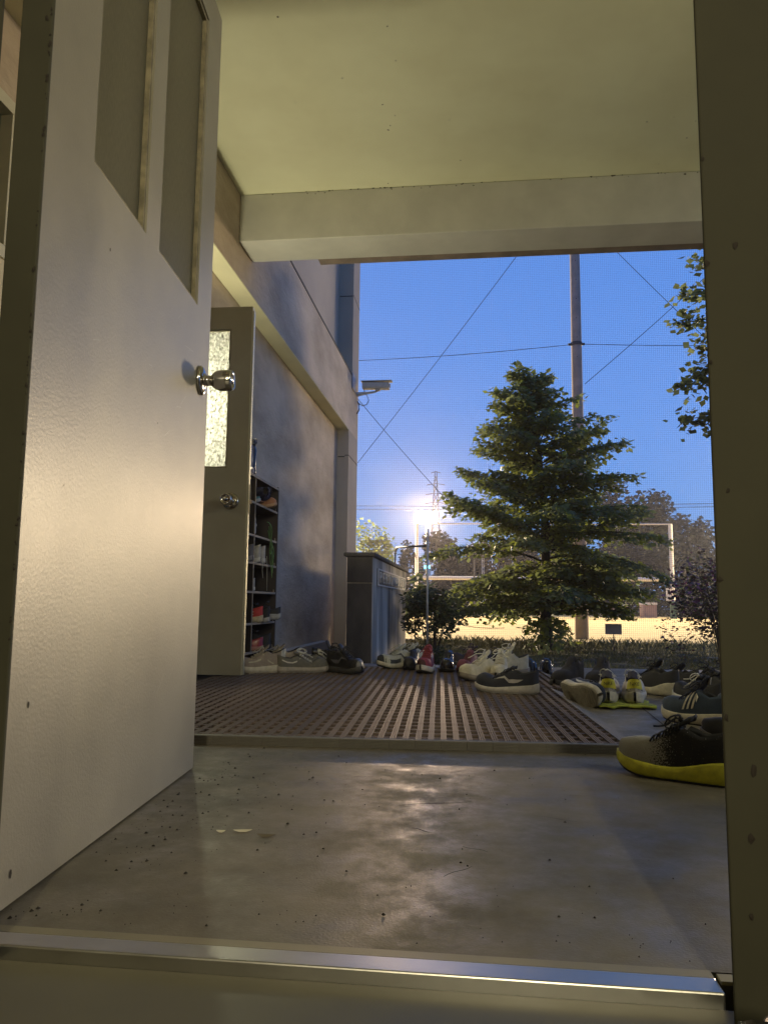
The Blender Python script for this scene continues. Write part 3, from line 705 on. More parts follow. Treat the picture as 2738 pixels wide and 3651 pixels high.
make_shoe('black running shoe with chunky rocking cream sole, alone on the slab', (.855, 3.90, 0), 128, dict(L=.28, heel=.056, toe=.034, wave=.006, spring=.024, col=.09, tongue=.15, vamp=.12), up=BLK, sole=(.48, .44, .32), out=BLK, lace=BLK, mess=.6, seed=8, label_patch=True)
make_shoe('plain black knitted shoe right behind the chunky cream-soled shoe', (1.01, 4.08, 0), 118, dict(L=.28, heel=.04, toe=.03, col=.08, tongue=.125), up=BLK, sole=(.03, .03, .03), lace=BLK, mess=.8, seed=9)
make_shoe('flat black shoe with loose looped laces near the slab edge', (1.18, 4.18, 0), 122, dict(L=.27, heel=.03, toe=.026, col=.07, tongue=.10, vamp=.09), up=BLK, sole=(.04, .04, .04), lace=BLK, mess=1.3, bow=1.3, seed=10)
make_shoe('black shoe with one lace loop standing upright, at the right door frame', (1.33, 4.36, 0), 120, dict(L=.27, heel=.03, toe=.026, col=.07, tongue=.11, vamp=.09), up=BLK, sole=(.12, .12, .11), lace=BLK, mess=1.8, bow=1.5, seed=12)
make_shoe('round-toed black shoe half hidden by the navy striped shoe', (1.10, 3.78, 0), 118, dict(L=.27, heel=.034, toe=.028, col=.078, tongue=.11), up=(.03, .03, .03), sole=(.25, .24, .22), lace=BLK, seed=13)
nk = dict(L=.28, heel=.040, toe=.028, col=.070, tongue=.092, ht=.013, fat=1.12)
for px_, lb in ((.582, 'white sneaker with yellow lettered heel tab, next to the overturned shoe'), (.690, 'white sneaker with yellow lettered heel tab, on the outer side of its pair')):
    make_shoe(lb, (px_, 3.53, 0.012), 79, nk, up=(.42, .39, .34), third=(.30, .28, .26), heelc=.08, sole=(.46, .43, .37), out=(.3, .3, .2), lining=(.03, .03, .06), lace=WHT, tong=(.04, .04, .07), heel_tab=(.50, .45, .03), text='NIKE', side_panel=((.04, .035, .05), [[(.02, .30, .09), (.08, .30, .09), (.16, .27, .07)]]))
tw = MB(); nx, ny = 16, 10
for j in range(ny + 1):
    for i in range(nx + 1):
        x = -.10 + .235 * i / nx; y = -.045 + .30 * j / ny
        tw.v.append((x + .008 * math.sin(j * 1.3), y + .006 * math.sin(i * .9) - .03 * (x < -.04), .007 + .003 * math.sin(i * 1.1 + j) * math.cos(j * .8)))
for j in range(ny):
    for i in range(nx):
        a = j * (nx + 1) + i; tw.f.append((a, a + 1, a + nx + 2, a + nx + 1)); tw.mi.append(0)
o = tw.build('cloth', cm((.30, .34, .04), .9), None, True); o.location = (.60, 3.36, .004)
sm = o.modifiers.new('s', 'SOLIDIFY'); sm.thickness = .007; sm.offset = 0
tag(o, 'flat lime-green cloth under the pair of yellow-heeled sneakers', 'cloth')
# overturned shoe on its side, sole toward the camera
hx = Vector((.34, -.94, -.02)).normalized(); zl = Vector((.87, .34, .34)); zl = (zl - hx * zl.dot(hx)).normalized(); yl = zl.cross(hx)
mm = Matrix((hx, yl, zl)).transposed().to_4x4(); mm.translation = Vector((.425, 3.42, .048))
make_shoe('navy running shoe tipped on its side with its cream ribbed sole showing', (0, 0, 0), 0, dict(L=.295, heel=.040, toe=.028, col=.08, tongue=.115, fat=1.08), up=(.015, .02, .032), sole=CRM, out=(.30, .27, .20), lace=NAVY, swoosh=(.5, .48, .4), matrix=mm)
fz = dict(L=.28, heel=.03, toe=.026, col=.10, tongue=.128, vamp=.118, fat=1.18)
make_shoe('fuzzy black shoe behind the overturned shoe, the one nearer the mat', (.475, 4.12, 0), 238, fz, up=(.022, .02, .02), sole=(.03, .03, .03), laces=False, rough=.95, scale=1.06)
make_shoe('fuzzy black shoe behind the white yellow-heeled pair', (.625, 4.10, 0), 248, fz, up=(.024, .021, .02), sole=(.03, .03, .03), laces=False, rough=.95, scale=1.06)
make_shoe('dark navy running shoe with pale side mark and white sole at the mat corner', (.140, 3.585, MZ), 159, dict(L=.298, heel=.038, toe=.022, spring=.014, col=.074, tongue=.105, vamp=.092), up=(.016, .018, .028), sole=(.42, .39, .35), out=(.25, .24, .22), lace=BLK, swoosh=(.35, .33, .31), bow=0)
ww = dict(L=.27, heel=.034, toe=.026, col=.08, tongue=.135, vamp=.112, fat=1.1)
wp = dict(up=(.46, .42, .31), sole=(.20, .17, .13), lace=(.55, .53, .46), tong=(.5, .47, .38), mess=1.2, bow=1.3, out=(.06, .05, .05))
make_shoe('cream sneaker with brown sole pointing toward the front left of the heap', (.03, 4.13, MZ), 216, ww, seed=21, **wp)
make_shoe('cream sneaker pointing straight at the camera, middle of the pale heap', (.125, 4.18, MZ), 262, ww, seed=22, **wp)
make_shoe('cream sneaker with rumpled tongue at the back of the pale heap', (.175, 4.45, MZ), 204, dict(ww, tongue=.16, vamp=.125), seed=23, **wp)
make_shoe('dusty maroon shoe left of the cream sneakers', (-.045, 4.56, MZ), 250, dict(L=.25, heel=.02, toe=.018, col=.08, tongue=.11, vamp=.10), up=(.13, .035, .045), sole=(.08, .03, .03), lace=(.12, .04, .05), bow=0)
make_shoe('dark shoe with a small lace bow behind the maroon shoe', (-.03, 5.03, MZ), 186, dict(L=.26, col=.075, tongue=.115), up=(.022, .018, .03), sole=(.04, .04, .05), lace=(.03, .02, .04), mess=1, seed=31)
make_shoe('dark shoe with a white heel edge behind the cream sneakers', (.12, 5.10, 0), 192, dict(L=.26, col=.075, tongue=.115), up=(.018, .018, .028), sole=(.3, .3, .3), lace=BLK, mess=1.3, seed=32)
lf = dict(L=.27, heel=.026, toe=.014, col=.068, tongue=.078, vamp=.072, ht=.004, spring=.01)
make_shoe('polished black leather loafer seen from its heel, next to the cream heap', (.335, 4.86, 0), 84, dict(lf, fat=1.1), up=BLK, sole=BLK, rough=.18, laces=False)
make_shoe('polished black leather loafer seen from its heel, on the bare slab', (.440, 4.90, 0), 86, lf, up=BLK, sole=BLK, rough=.18, laces=False)
make_shoe('dusty red running shoe with white sole facing the camera on the mat', (-.285, 4.52, MZ), 262, dict(L=.27, heel=.038, toe=.030, col=.085, tongue=.138, vamp=.112), up=(.22, .035, .05), sole=(.46, .43, .38), out=BLK, lace=(.24, .04, .055), stripes=(.45, .4, .38), third=(.06, .02, .02), toecap=.92)
make_shoe('glossy black shoe standing just right of the red running shoe', (-.165, 4.66, MZ), 266, dict(lf, col=.085, vamp=.09, tongue=.1), up=BLK, sole=BLK, rough=.12, laces=False)
make_shoe('dull black shoe tucked just left of the red running shoe', (-.385, 4.74, MZ), 264, dict(lf, col=.08, vamp=.085), up=BLK, sole=BLK, rough=.5, laces=False)
gy_ = dict(L=.28, heel=.042, toe=.026, col=.082, tongue=.13, vamp=.11, spring=.02)
gp = dict(up=(.36, .37, .33), sole=(.46, .44, .38), out=(.02, .025, .03), lace=(.42, .43, .36), third=(.03, .035, .045), toecap=.9, side_panel=((.03, .035, .045), [[(.5, .12, .08), (.62, .12, .1), (.75, .14, .12), (.88, .16, .14)]]))
make_shoe('grey and white sneaker with dark toe pointing at the stone monument foot', (-.475, 4.78, MZ), 214, gy_, swoosh=(.03, .035, .045), **gp)
make_shoe('grey sneaker half hidden behind the dark-toed grey sneaker', (-.41, 4.93, MZ), 212, gy_, **gp)
bk = dict(L=.29, heel=.034, toe=.026, col=.09, tongue=.14, vamp=.11)
make_shoe('black shoe with white-tipped toe between skate shoes and monument', (-.735, 4.36, MZ), -38, bk, up=BLK, sole=(.05, .05, .05), lace=BLK, rough=.4, third=(.16, .16, .16), toecap=.95, swoosh=(.10, .10, .11))
make_shoe('black high shoe behind the white-tipped black shoe', (-.83, 4.52, MZ), -20, dict(bk, tongue=.15), up=BLK, sole=BLK, lace=BLK, seed=41, mess=1)
sk = dict(L=.29, heel=.030, toe=.026, spring=.008, col=.068, tongue=.10, vamp=.088)
SKW = [[(.10, .66, .05), (.2, .52, .07), (.3, .46, .07), (.38, .5, .06), (.46, .56, .03)]]
make_shoe('olive grey skate shoe with cream wave stripe and loose white laces', (-.975, 4.345, MZ), 18, sk, up=(.11, .105, .09), sole=(.30, .27, .23), out=(.2, .18, .15), lace=(.55, .54, .47), side_panel=((.50, .47, .40), SKW), mess=1, bow=1.4, seed=51)
make_shoe('olive grey skate shoe standing behind the one with the cream wave stripe', (-.90, 4.50, MZ), 24, sk, up=(.11, .105, .09), sole=(.30, .27, .23), lace=(.55, .54, .47), side_panel=((.50, .47, .40), SKW), seed=52)
bg_ = dict(L=.29, heel=.042, toe=.03, col=.088, tongue=.135, vamp=.11, ht=.02)
make_shoe('beige and brown sneaker partly behind the second door edge', (-1.205, 4.28, MZ), 206, bg_, up=(.22, .18, .14), sole=(.42, .38, .29), out=(.30, .26, .2), lace=(.34, .31, .24), heel_tab=(.38, .36, .28), side_panel=((.36, .33, .24), [[(.25, .15, .05), (.35, .35, .06), (.45, .55, .05), (.52, .75, .04)], [(.5, .3, .05), (.62, .3, .05), (.74, .3, .05)]]))
make_shoe('beige sneaker heel just behind the brown and beige sneaker', (-1.15, 4.42, MZ), 208, bg_, up=(.24, .20, .15), sole=(.42, .38, .29), lace=(.3, .27, .2), heel_tab=(.40, .38, .30))
make_shoe('black glossy shoe at the corner of the doorway inside the room', (.235, .66, -.013), 60, dict(L=.27, heel=.03, toe=.028, col=.08, tongue=.1), up=BLK, sole=BLK, rough=.25, laces=False)

# things on the rack
G = 'shoes kept on the rack'
RZ = 0.027
sm_ = dict(L=.26, heel=.028, toe=.022, col=.075, tongue=.11)
make_shoe('navy shoe with orange sole lying on the top shelf of the rack', (-1.47, 4.95, RZ + 1.05), 105, sm_, up=(.02, .022, .05), sole=(.35, .14, .07), group=G, out=(.4, .16, .08), matrix=Matrix.Translation((-1.45, 4.92, RZ + 1.10)) @ Matrix.Rotation(rad(88), 4, 'Z') @ Matrix.Rotation(rad(80), 4, 'X'))
make_shoe('teal and grey shoe at the back of the top shelf of the rack', (-1.53, 4.85, RZ + 1.03), 20, sm_, up=(.10, .24, .24), sole=(.4, .4, .38), group=G, lace=(.2, .4, .4))
make_shoe('orange-brown low shoe at the front of the top shelf of the rack', (-1.46, 5.06, RZ + 1.03), 10, dict(sm_, tongue=.08, col=.06), up=(.36, .17, .09), sole=(.4, .25, .15), group=G, scale=.9)
for k, (y, lb) in enumerate(((4.885, 'white shoe stood on end on the rack beside the green cord, the nearer one'), (4.975, 'white shoe stood on end on the rack right against the green cord'))):
    make_shoe(lb, (0, 0, 0), 0, dict(sm_, L=.23), up=(.42, .41, .36), sole=(.55, .55, .5), lace=WHT, group=G, laces=False,
              matrix=Matrix.Translation((-1.49, y, RZ + .905)) @ Matrix.Rotation(rad(-90), 4, 'Z') @ Matrix.Rotation(rad(-70), 4, 'Y') @ Matrix.Scale(.72, 4))
for k, (y, lb) in enumerate(((4.87, 'off-white shoe with dangling lace on the middle shelf, the nearer one'), (4.97, 'off-white shoe on the middle shelf, farther from the divider'))):
    make_shoe(lb, (-1.50, y, RZ + .645), 172 + 4 * k, dict(sm_, L=.24, col=.085, tongue=.125), up=(.34, .33, .31), sole=(.42, .41, .38), lace=(.4, .4, .36), group=G, scale=1.0)
    o = MB(); o.tube([(0.12, -.01, .05), (.135, -.012, .02), (.135, -.008, -.03), (.13, -.014, -.09 - .05 * k)], .0018, 5)
make_shoe('grey shoe on the middle shelf beyond the divider, by the door edge', (-1.49, 4.68, RZ + .645), 165, dict(sm_, L=.24), up=(.16, .15, .15), sole=(.3, .29, .28), group=G)
make_shoe('red and cream running shoe on the second lowest shelf', (-1.50, 4.90, RZ + .26), 182, dict(sm_, heel=.04), up=(.42, .04, .035), sole=(.40, .33, .2), lace=BLK, group=G, side_panel=((.45, .38, .22), [[(.2, .3, .06), (.35, .3, .06), (.5, .3, .05), (.65, .3, .04)], [(.2, .6, .05), (.35, .55, .05), (.45, .55, .04)]]))
make_shoe('black shoe beside the red one on the second lowest shelf', (-1.48, 5.03, RZ + .26), 170, sm_, up=BLK, sole=(.35, .33, .3), group=G)
make_shoe('black sandal-like shoe with thick grey sole jutting from the second lowest shelf', (-1.44, 5.16, RZ + .275), 190, dict(sm_, L=.24, heel=.035, toe=.035, spring=.004, col=.06), up=BLK, sole=(.30, .29, .26), group=G, laces=False)
make_shoe('dark red shoe on the lowest shelf of the rack', (-1.49, 4.88, RZ + .081), 185, dict(sm_, tongue=.08, col=.06), up=(.22, .02, .03), sole=(.30, .14, .12), group=G, rough=.3)
make_shoe('black shoe beside the dark red one on the lowest shelf', (-1.49, 5.08, RZ + .081), 182, sm_, up=BLK, sole=BLK, group=G)
make_shoe('white and black shoe by the divider on the third shelf', (-1.49, 4.84, RZ + .461), 180, dict(sm_, L=.2, tongue=.1), up=(.3, .3, .29), sole=(.4, .4, .38), group=G, scale=.8)
# hanging green cord
o = MB()
for k in range(4):
    P = []
    for q in np.linspace(0, 1, 16):
        P.append((-1.39 + .012 * math.sin(q * 7 + k), 5.02 + .13 * min(1, q * 2.2) + .012 * math.sin(q * 9 + k * 2) + .008 * k, RZ + 0.93 - .02 * k - .36 * q ** 1.5 * (1 - .12 * k) + .01 * math.sin(q * 5 + k)))
    o.tube(P, .003, 6)
P = [(-1.385, 5.12 + .03 * math.cos(a), RZ + .77 + .05 * math.sin(a)) for a in np.linspace(0, 6.28, 16)]
o.tube(P, .003, 6)
tag(o.build('green_cord', cm((.10, .20, .06), .7), None, True), 'tangled green cord hanging from the upper shelves of the rack', 'cord')
o = MB(); o.tube([(-1.385, 4.90, RZ + .70), (-1.38, 4.91, RZ + .66), (-1.382, 4.905, RZ + .60), (-1.38, 4.92, RZ + .55)], .002, 5); o.tube([(-1.385, 5.02, RZ + .70), (-1.382, 5.03, RZ + .55), (-1.38, 5.025, RZ + .47)], .002, 5)
tag(o.build('white_lace', cm((.4, .4, .36), .7), None, True), 'thin white shoelaces dangling from the middle shelf of the rack', 'lace')
bt = thing('water_bottle', 'tall dark blue water bottle standing on top of the shoe rack', 'bottle', (-1.45, 4.80, RZ + 1.204))
MB().lathe([(0, 0), (.034, 0), (.036, .004), (.036, .17), (.033, .185), (.027, .20), (.026, .206), (0, .206)], 24).build('body', mat('bottle_coat', (.012, .014, .035), .22), bt, True)
MB().lathe([(0, .207), (.030, .207), (.031, .215), (.031, .24), (.027, .247), (0, .248)], 24).build('cap', mat('bottle_cap', (.01, .01, .014), .3), bt, True)
MB().tube([(0.028, 0, .215), (.036, 0, .225), (.036, 0, .243), (.02, 0, .255)], .004, 6).build('carry_loop', mat('bottle_cap', (.01, .01, .014), .3), bt, True)
o = MB()
for k in range(40):
    a, c = rng.uniform(0, 6.28), rng.uniform(-1, 1); 
    pass
vs = []; n1, n2 = 8, 10
for i in range(n1 + 1):
    for j in range(n2):
        a = math.pi * i / n1; c = 2 * math.pi * j / n2; r = .030 * (1 + .25 * math.sin(3 * c + i)); vs.append((r * math.sin(a) * math.cos(c), 1.4 * r * math.sin(a) * math.sin(c), .022 + .022 * math.cos(a)))
fs = [(i * n2 + j, (i + 1) * n2 + j, (i + 1) * n2 + (j + 1) % n2, i * n2 + (j + 1) % n2) for i in range(n1) for j in range(n2)]
o.add(vs, fs); oo = o.build('crumpled_cloth', cm((.45, .40, .40), .9), None, True); oo.location = (-1.425, 4.70, RZ + 1.206)
tag(oo, 'small crumpled pale cloth beside the bottle on top of the rack', 'cloth')

# ------------------------------------------------------------------ stone monument
mo = thing('stone_monument', 'weathered dark stone sign wall with capstone, streaked lichen and a name plate', 'monument', (0, 0, 0))
MB().box(-1.172, -.931, 7.0, 10.4, -.27, .845).build('stone_body', [STONE, STONED], mo, bevel=.008)
o = MB().box(-1.20, -.905, 6.96, 10.5, .847, .885).build('capstone', STONED, mo, bevel=.012)
bx('end_slab', -1.165, -.938, 6.985, 6.999, -.2, .60, STONED, mo); bx('end_slab', -1.168, -.935, 6.985, 6.999, .61, .842, STONED, mo)
bx('name_plate', -.930, -.924, 7.30, 10.27, .59, .755, PLATE, mo)
pf = MB()
for (y0, y1, z0, z1) in ((7.30, 10.27, .59, .603), (7.30, 10.27, .742, .755), (7.30, 7.36, .603, .742), (10.21, 10.27, .603, .742)): pf.box(-.9235, -.919, y0, y1, z0, z1)
pf.build('plate_border', PALE, mo)
word = 'PERSONALITY'
for i, ch in enumerate(word):
    me = text_mesh(ch, .155, .004, PALE); o = inst('letter', me, mo, (-.921, 7.52 + i * .25, .668), (rad(90), 0, rad(90))); o.scale = (1.9, 1, 1)

# ------------------------------------------------------------------ security camera
sc_ = thing('security_camera', 'grey security camera on a bracket at the corner of the building', 'camera', (-1.645, 10.42, 3.34))
MB().tube([(0, 0, 0), (.10, 0, .012), (.25, 0, .03), (.30, 0, .045)], [.035, .022, .014, .012], 8).build('bracket', CAMP, sc_)
MB().box(.26, .33, -.03, .03, .045, .078).build('mount', CAMP, sc_, bevel=.008)
hb = MB(); pr = [(-.045, 0), (-.055, .03), (-.05, .085), (-.03, .10), (.03, .10), (.05, .085), (.055, .03), (.045, 0)]
vs = [(x, y, .075 + z - (.012 if x > .3 else 0)) for x in (.08, .46) for (y, z) in pr]
hb.add(vs, [(j, (j + 1) % 8, 8 + (j + 1) % 8, 8 + j) for j in range(8)] + [tuple(range(8))[::-1], tuple(range(8, 16))]); hb.build('housing', CAMP, sc_, bevel=.006)
MB().box(.06, .50, -.064, .064, .176, .184).build('sun_shield', CAMP, sc_, bevel=.003)
MB().lathe([(0, 0), (.03, 0), (.03, .01), (0, .011)], 12, 'x', (.4605, 0, .115)).build('lens', DARKM, sc_)
P = [(.10, 0, .08), (.11, 0, .03), (.15, 0, -.03), (.17, 0, -.09), (.14, 0, -.15), (.08, 0, -.165), (.02, 0, -.12), (.01, 0, -.1)]
cbm = MB().tube(P, .006, 6); cbm.tube([(.01, 0, -.1), (.035, 0, -.15), (.035, 0, -.22), (.005, 0, -.28)], .010, 6); cbm.build('cable', DARKM, sc_, True)
bs = thing('junction_box', 'small grey box on the wall above the security camera', 'box', (-1.648, 10.1, 3.44)); bx('box_body', 0, .015, -.12, .12, -.13, .09, mat('grey_box', (.25, .25, .28), .5), bs, .004)

# ------------------------------------------------------------------ vegetation helpers
def leaves_mesh(C_, size, m_, name, droop=.3, aspect=.55, dirs=None, flat=.6):
    C_ = np.asarray(C_); n = len(C_)
    if dirs is None:
        a = rng.uniform(0, 2 * np.pi, n); dirs = np.stack([np.cos(a), np.sin(a), -droop + rng.normal(0, .3, n)], 1)
    dirs = dirs / np.linalg.norm(dirs, axis=1, keepdims=True)
    up = np.stack([rng.normal(0, flat, n), rng.normal(0, flat, n), np.ones(n)], 1)
    sd = np.cross(dirs, up); sd /= np.linalg.norm(sd, axis=1, keepdims=True) + 1e-9
    nn = np.cross(sd, dirs)
    s = size * rng.uniform(.6, 1.25, (n, 1))
    a = C_; b_ = C_ + dirs * s * .45 + sd * s * aspect * .5 - nn * s * .08; c = C_ + dirs * s; d = C_ + dirs * s * .45 - sd * s * aspect * .5 - nn * s * .08
    V = np.stack([a, b_, c, d], 1).reshape(-1, 3)
    me = bpy.data.meshes.new(name)
    me.vertices.add(4 * n); me.vertices.foreach_set('co', V.ravel().astype(np.float32))
    me.loops.add(4 * n); me.loops.foreach_set('vertex_index', np.arange(4 * n, dtype=np.int32))
    me.polygons.add(n); me.polygons.foreach_set('loop_start', np.arange(0, 4 * n, 4, dtype=np.int32)); me.polygons.foreach_set('loop_total', np.full(n, 4, dtype=np.int32))
    for q in (m_ if isinstance(m_, list) else [m_]): me.materials.append(q)
    if isinstance(m_, list): me.polygons.foreach_set('material_index', rng.integers(0, len(m_), n).astype(np.int32))
    me.update(); me.validate()
    return me
def link(me, name, parent=None):
    o = bpy.data.objects.new(name, me); col.objects.link(o)
    if parent: o.parent = parent
    return o
# ---------------- central garden tree
tr = thing('garden_tree', 'leafy green tree with layered drooping branches in the grass beyond the porch', 'tree', (.898, 10.12, -.15))
zs = [0.10, .30, .55, .95, 1.4, 1.9, 2.4, 2.85, 3.2, 3.5, 3.75, 3.95]
ws = [.85, 1.1, 1.36, 1.46, 1.42, 1.20, .98, .70, .44, .28, .16, .05]
tb = MB()
pts = [(0.0, 0, -.05), (.0, .01, .4), (.01, 0, 1.0), (.0, 0, 1.8), (-.06, 0, 2.6), (-.13, 0, 3.2), (-.2, 0, 3.65)]
tb.tube(pts, [.095, .072, .062, .048, .03, .016, .006], 12); tb.build('trunk', BARK, tr, True)
brm = MB(); LC = []; LD = []
nb = 150
for i in range(nb):
    h = .44 + 3.09 * (i / nb) ** .95 + rng.normal(0, .04)
    a = i * 2.399 + rng.normal(0, .3)
    Lb = ip(h + .1, zs, ws) * min(1.1, rng.uniform(.5, 1.25))
    if math.cos(a) < -.5 and 2.2 < h < 2.9: Lb *= .85
    rise = .12 + .34 * (h / 3.4) + rng.normal(0, .12); drp = .42 if h < 1.2 else .20
    x0 = ip(h, [0, 1.8, 2.6, 3.2, 3.65], [0, 0, -.06, -.13, -.2])
    P = []
    K = 9
    bend = rng.normal(0, .18)
    for k in range(K + 1):
        u = k / K; r = Lb * u; aa = a + bend * u
        P.append(Vector((x0 + r * math.cos(aa), r * math.sin(aa), h + rise * r * 1.3 - drp * r * r * .62)))
    brm.tube(P, [.016 * (1 - .85 * k / K) * (1.15 - h / 5) + .0015 for k in range(K + 1)], 5, cap=False)
    nt_ = int(10 + 19 * Lb)
    for q in range(nt_):
        u = .16 + .86 * (q + rng.random() * .6) / nt_; u = min(u, .995); f = u * K; k0 = min(int(f), K - 1)
        p = P[k0].lerp(P[k0 + 1], f - k0); dv = (P[k0 + 1] - P[k0]).normalized(); sdv = dv.cross(Vector((0, 0, 1))).normalized() * (1 if q % 2 else -1)
        tl = (.10 + .18 * Lb * math.sin(min(1, u * 1.02) * math.pi) ** .8) * rng.uniform(.4, 1.5)
        td = (dv * .75 + sdv * (1.0 - .5 * u)).normalized()
        nl = max(3, int(tl / .021))
        for l in range(nl):
            ul = (l + .4) / nl; c = p + td * tl * ul + Vector((rng.normal(0, .012), rng.normal(0, .012), -.32 * tl * ul * ul + rng.normal(0, .022)))
            s2 = td.cross(Vector((0, 0, 1))) * (1 if l % 2 else -1)
            ld = td * .8 + s2 * .85 + Vector((0, 0, rng.normal(-.5, .5)))
            LC.append(c); LD.append(ld)
for k_ in range(16):
    a_ = rng.uniform(0, 6.28); p0 = Vector((-.10 - .1 * rng.random(), rng.normal(0, .03), rng.uniform(2.75, 3.55))); Lk = rng.uniform(.2, .42)
    d_ = Vector((math.cos(a_), math.sin(a_) * .8, rng.uniform(.7, 1.6))).normalized()
    brm.tube([p0, p0 + d_ * Lk * .5, p0 + d_ * Lk], [.006, .004, .002], 4, cap=False)
    for l in range(int(Lk / .012)):
        q_ = l * .012; LC.append(p0 + d_ * (q_ + .02) + Vector(tuple(rng.normal(0, .008, 3)))); s2 = Vector((-d_.y, d_.x, 0)).normalized() * (1 if l % 2 else -1); LD.append(d_ * .8 + s2 * .8 + Vector((0, 0, -.3)))
brm.build('branches', BARK, tr)
link(leaves_mesh([tuple(c) for c in LC], .080, [LEAFG, LEAFG, LEAFY], 'crown', dirs=np.array([tuple(d) for d in LD]), aspect=.68, flat=.5), 'crown', tr)
# small placard by the tree
pl = thing('plant_sign', 'small blank greyish placard on a thin stake beside the tree', 'sign', (1.70, 9.9, -.15))
MB().tube([(0, 0, 0), (0, 0, .22)], .007, 6).build('stake', DARKM, pl); bx('board', -.10, .10, -.006, .0, .22, .35, mat('faded_board', (.34, .29, .28), .7, var=.1), pl, .002)
# ---------------- bushes
def blob(n, cx, cy, cz, rx, ry, rz_, lumps=9, seed=0):
    g = np.random.default_rng(seed); P = []
    cs = [(g.uniform(-.6, .6), g.uniform(-.6, .6), g.uniform(-.65, .75), g.uniform(.28, .5)) for _ in range(lumps)]
    for i in range(n):
        l = cs[g.integers(0, lumps)]; d = g.normal(0, 1, 3); d /= np.linalg.norm(d); r = l[3] * (g.random() ** .25)
        P.append((cx + rx * (l[0] + d[0] * r), cy + ry * (l[1] + d[1] * r), cz + rz_ * (l[2] + d[2] * r)))
    return P
def bush(name, label, x, y, rx, ry, hz, n, size, m_, stems=10, group=None, lumps=16, seed=0, thick=.006, base=.0):
    t = thing(name, label, 'bush', (x, y, -.15), 0, group)
    g = random.Random(seed); s = MB()
    for k in range(stems):
        a = g.uniform(0, 6.28); r = g.uniform(.3, .9)
        s.tube([(0.03 * math.cos(a), .03 * math.sin(a), -.02), (r * .4 * rx * math.cos(a), r * .4 * ry * math.sin(a), hz * .4), (r * rx * math.cos(a), r * ry * math.sin(a), hz * g.uniform(.6, .95))], [thick, thick * .8, thick * .4], 5)
    s.build('stems', BARK, t)
    P = blob(n, 0, 0, base + hz * .55, rx, ry, hz * .5, lumps, seed)
    link(leaves_mesh(P, size, m_, 'foliage'), 'foliage', t)
    return t
bush('shrub', 'dark leafy shrub beside the stone monument at the edge of the mat', -.47, 8.6, .40, .40, .78, 2600, .055, [LEAFB, LEAFB, LEAFG], 16, seed=3)
bush('flowering_bush', 'dark purple-flowering bush beside the right door frame', 2.42, 8.0, .56, .5, 1.12, 4600, .05, [LEAFB, PURL, PURL, PURP], 12, seed=5, lumps=24)
bush('spiky_plant', 'pale spiky leaf tuft behind the far end of the monument', -.86, 10.9, .16, .16, 1.02, 120, .22, [LEAFG], 3, seed=9, lumps=3)
bush('low_shrub', 'low rounded dark shrub behind the red shoe', -.30, 6.6, .16, .14, .22, 500, .03, [LEAFB], 4, seed=12, lumps=8)
# overhanging broad-leaved branch at the right
ob = thing('overhanging_tree', 'broad-leaved tree whose leafy branches enter beside the right door frame', 'tree', (3.4, 7.2, -.15))
MB().tube([(0, 0, 0), (.03, 0, 1.5), (-.05, 0, 3), (0, 0, 4.4)], [.09, .07, .05, .03], 8).build('trunk', BARK, ob, True)
bb = MB(); LC = []; LD = []
for (h, tipz, tx) in ((3.3, 3.80, -1.32), (2.9, 3.45, -1.50), (2.7, 3.2, -1.52), (2.3, 2.75, -1.34), (2.1, 2.60, -1.50), (2.0, 2.28, -1.50), (3.0, 3.15, -1.2), (2.5, 2.2, -1.25), (2.4, 2.95, -1.36)):
    P = [Vector((0, 0, h)), Vector((tx * .4, .02, h + (tipz - h) * .6)), Vector((tx * .8, .0, tipz + .04)), Vector((tx, -.03, tipz))]
    bb.tube(P, [.02, .012, .006, .003], 5)
    for q in range(200):
        u = .35 + .65 * rng.random(); f = u * 3; k0 = min(2, int(f)); p = P[k0].lerp(P[k0 + 1], f - k0)
        LC.append(tuple(p + Vector(rng.normal(0, .06, 3)))); LD.append((rng.normal(-.5, .6), rng.normal(-.2, .6), rng.normal(-.3, .4)))
bb.build('branches', BARK, ob)
link(leaves_mesh(LC, .075, [LEAFG, LEAFG, LEAFB], 'crown', dirs=np.array(LD), aspect=.85, flat=.7), 'crown', ob)
# ---------------- grass
def grass(name, n, x0, x1, y0, y1, h, m_, label, z=-.15):
    V = []; Fc = []
    x = rng.uniform(x0, x1, n); y = y0 + (y1 - y0) * rng.random(n) ** .9; hh = h * rng.uniform(.35, 1.25, n) * (0.55 + .45 * np.sin(x * 3.1 + y * 2.3) ** 2)
    a = rng.uniform(0, 6.28, n); lx = rng.normal(0, .35, n) * hh; ly = rng.normal(0, .35, n) * hh; wd = .0018
    P = np.stack([np.stack([x - wd * np.cos(a), y - wd * np.sin(a), np.full(n, z)], 1), np.stack([x + wd * np.cos(a), y + wd * np.sin(a), np.full(n, z)], 1),
                  np.stack([x + wd * .7 * np.cos(a) + lx * .35, y + ly * .35, z + hh * .6], 1), np.stack([x + lx, y + ly, z + hh], 1)], 1).reshape(-1, 3)
    me = bpy.data.meshes.new(name); me.vertices.add(4 * n); me.vertices.foreach_set('co', P.ravel().astype(np.float32))
    me.loops.add(4 * n); me.loops.foreach_set('vertex_index', np.arange(4 * n, dtype=np.int32)); me.polygons.add(n)
    me.polygons.foreach_set('loop_start', np.arange(0, 4 * n, 4, dtype=np.int32)); me.polygons.foreach_set('loop_total', np.full(n, 4, dtype=np.int32))
    me.materials.append(m_); me.update()
    o = link(me, name); o['kind'] = 'stuff'; tag(o, label, 'grass'); return o
grass('grass', 60000, -1.6, 4.6, 6.4, 11.9, .05, GRASSM, 'trampled dry grass between the porch slab and the field')
grass('tall_grass', 4000, -.9, 4.6, 10.6, 12.0, .12, GRASSM, 'taller grass blades along the edge of the sand field')

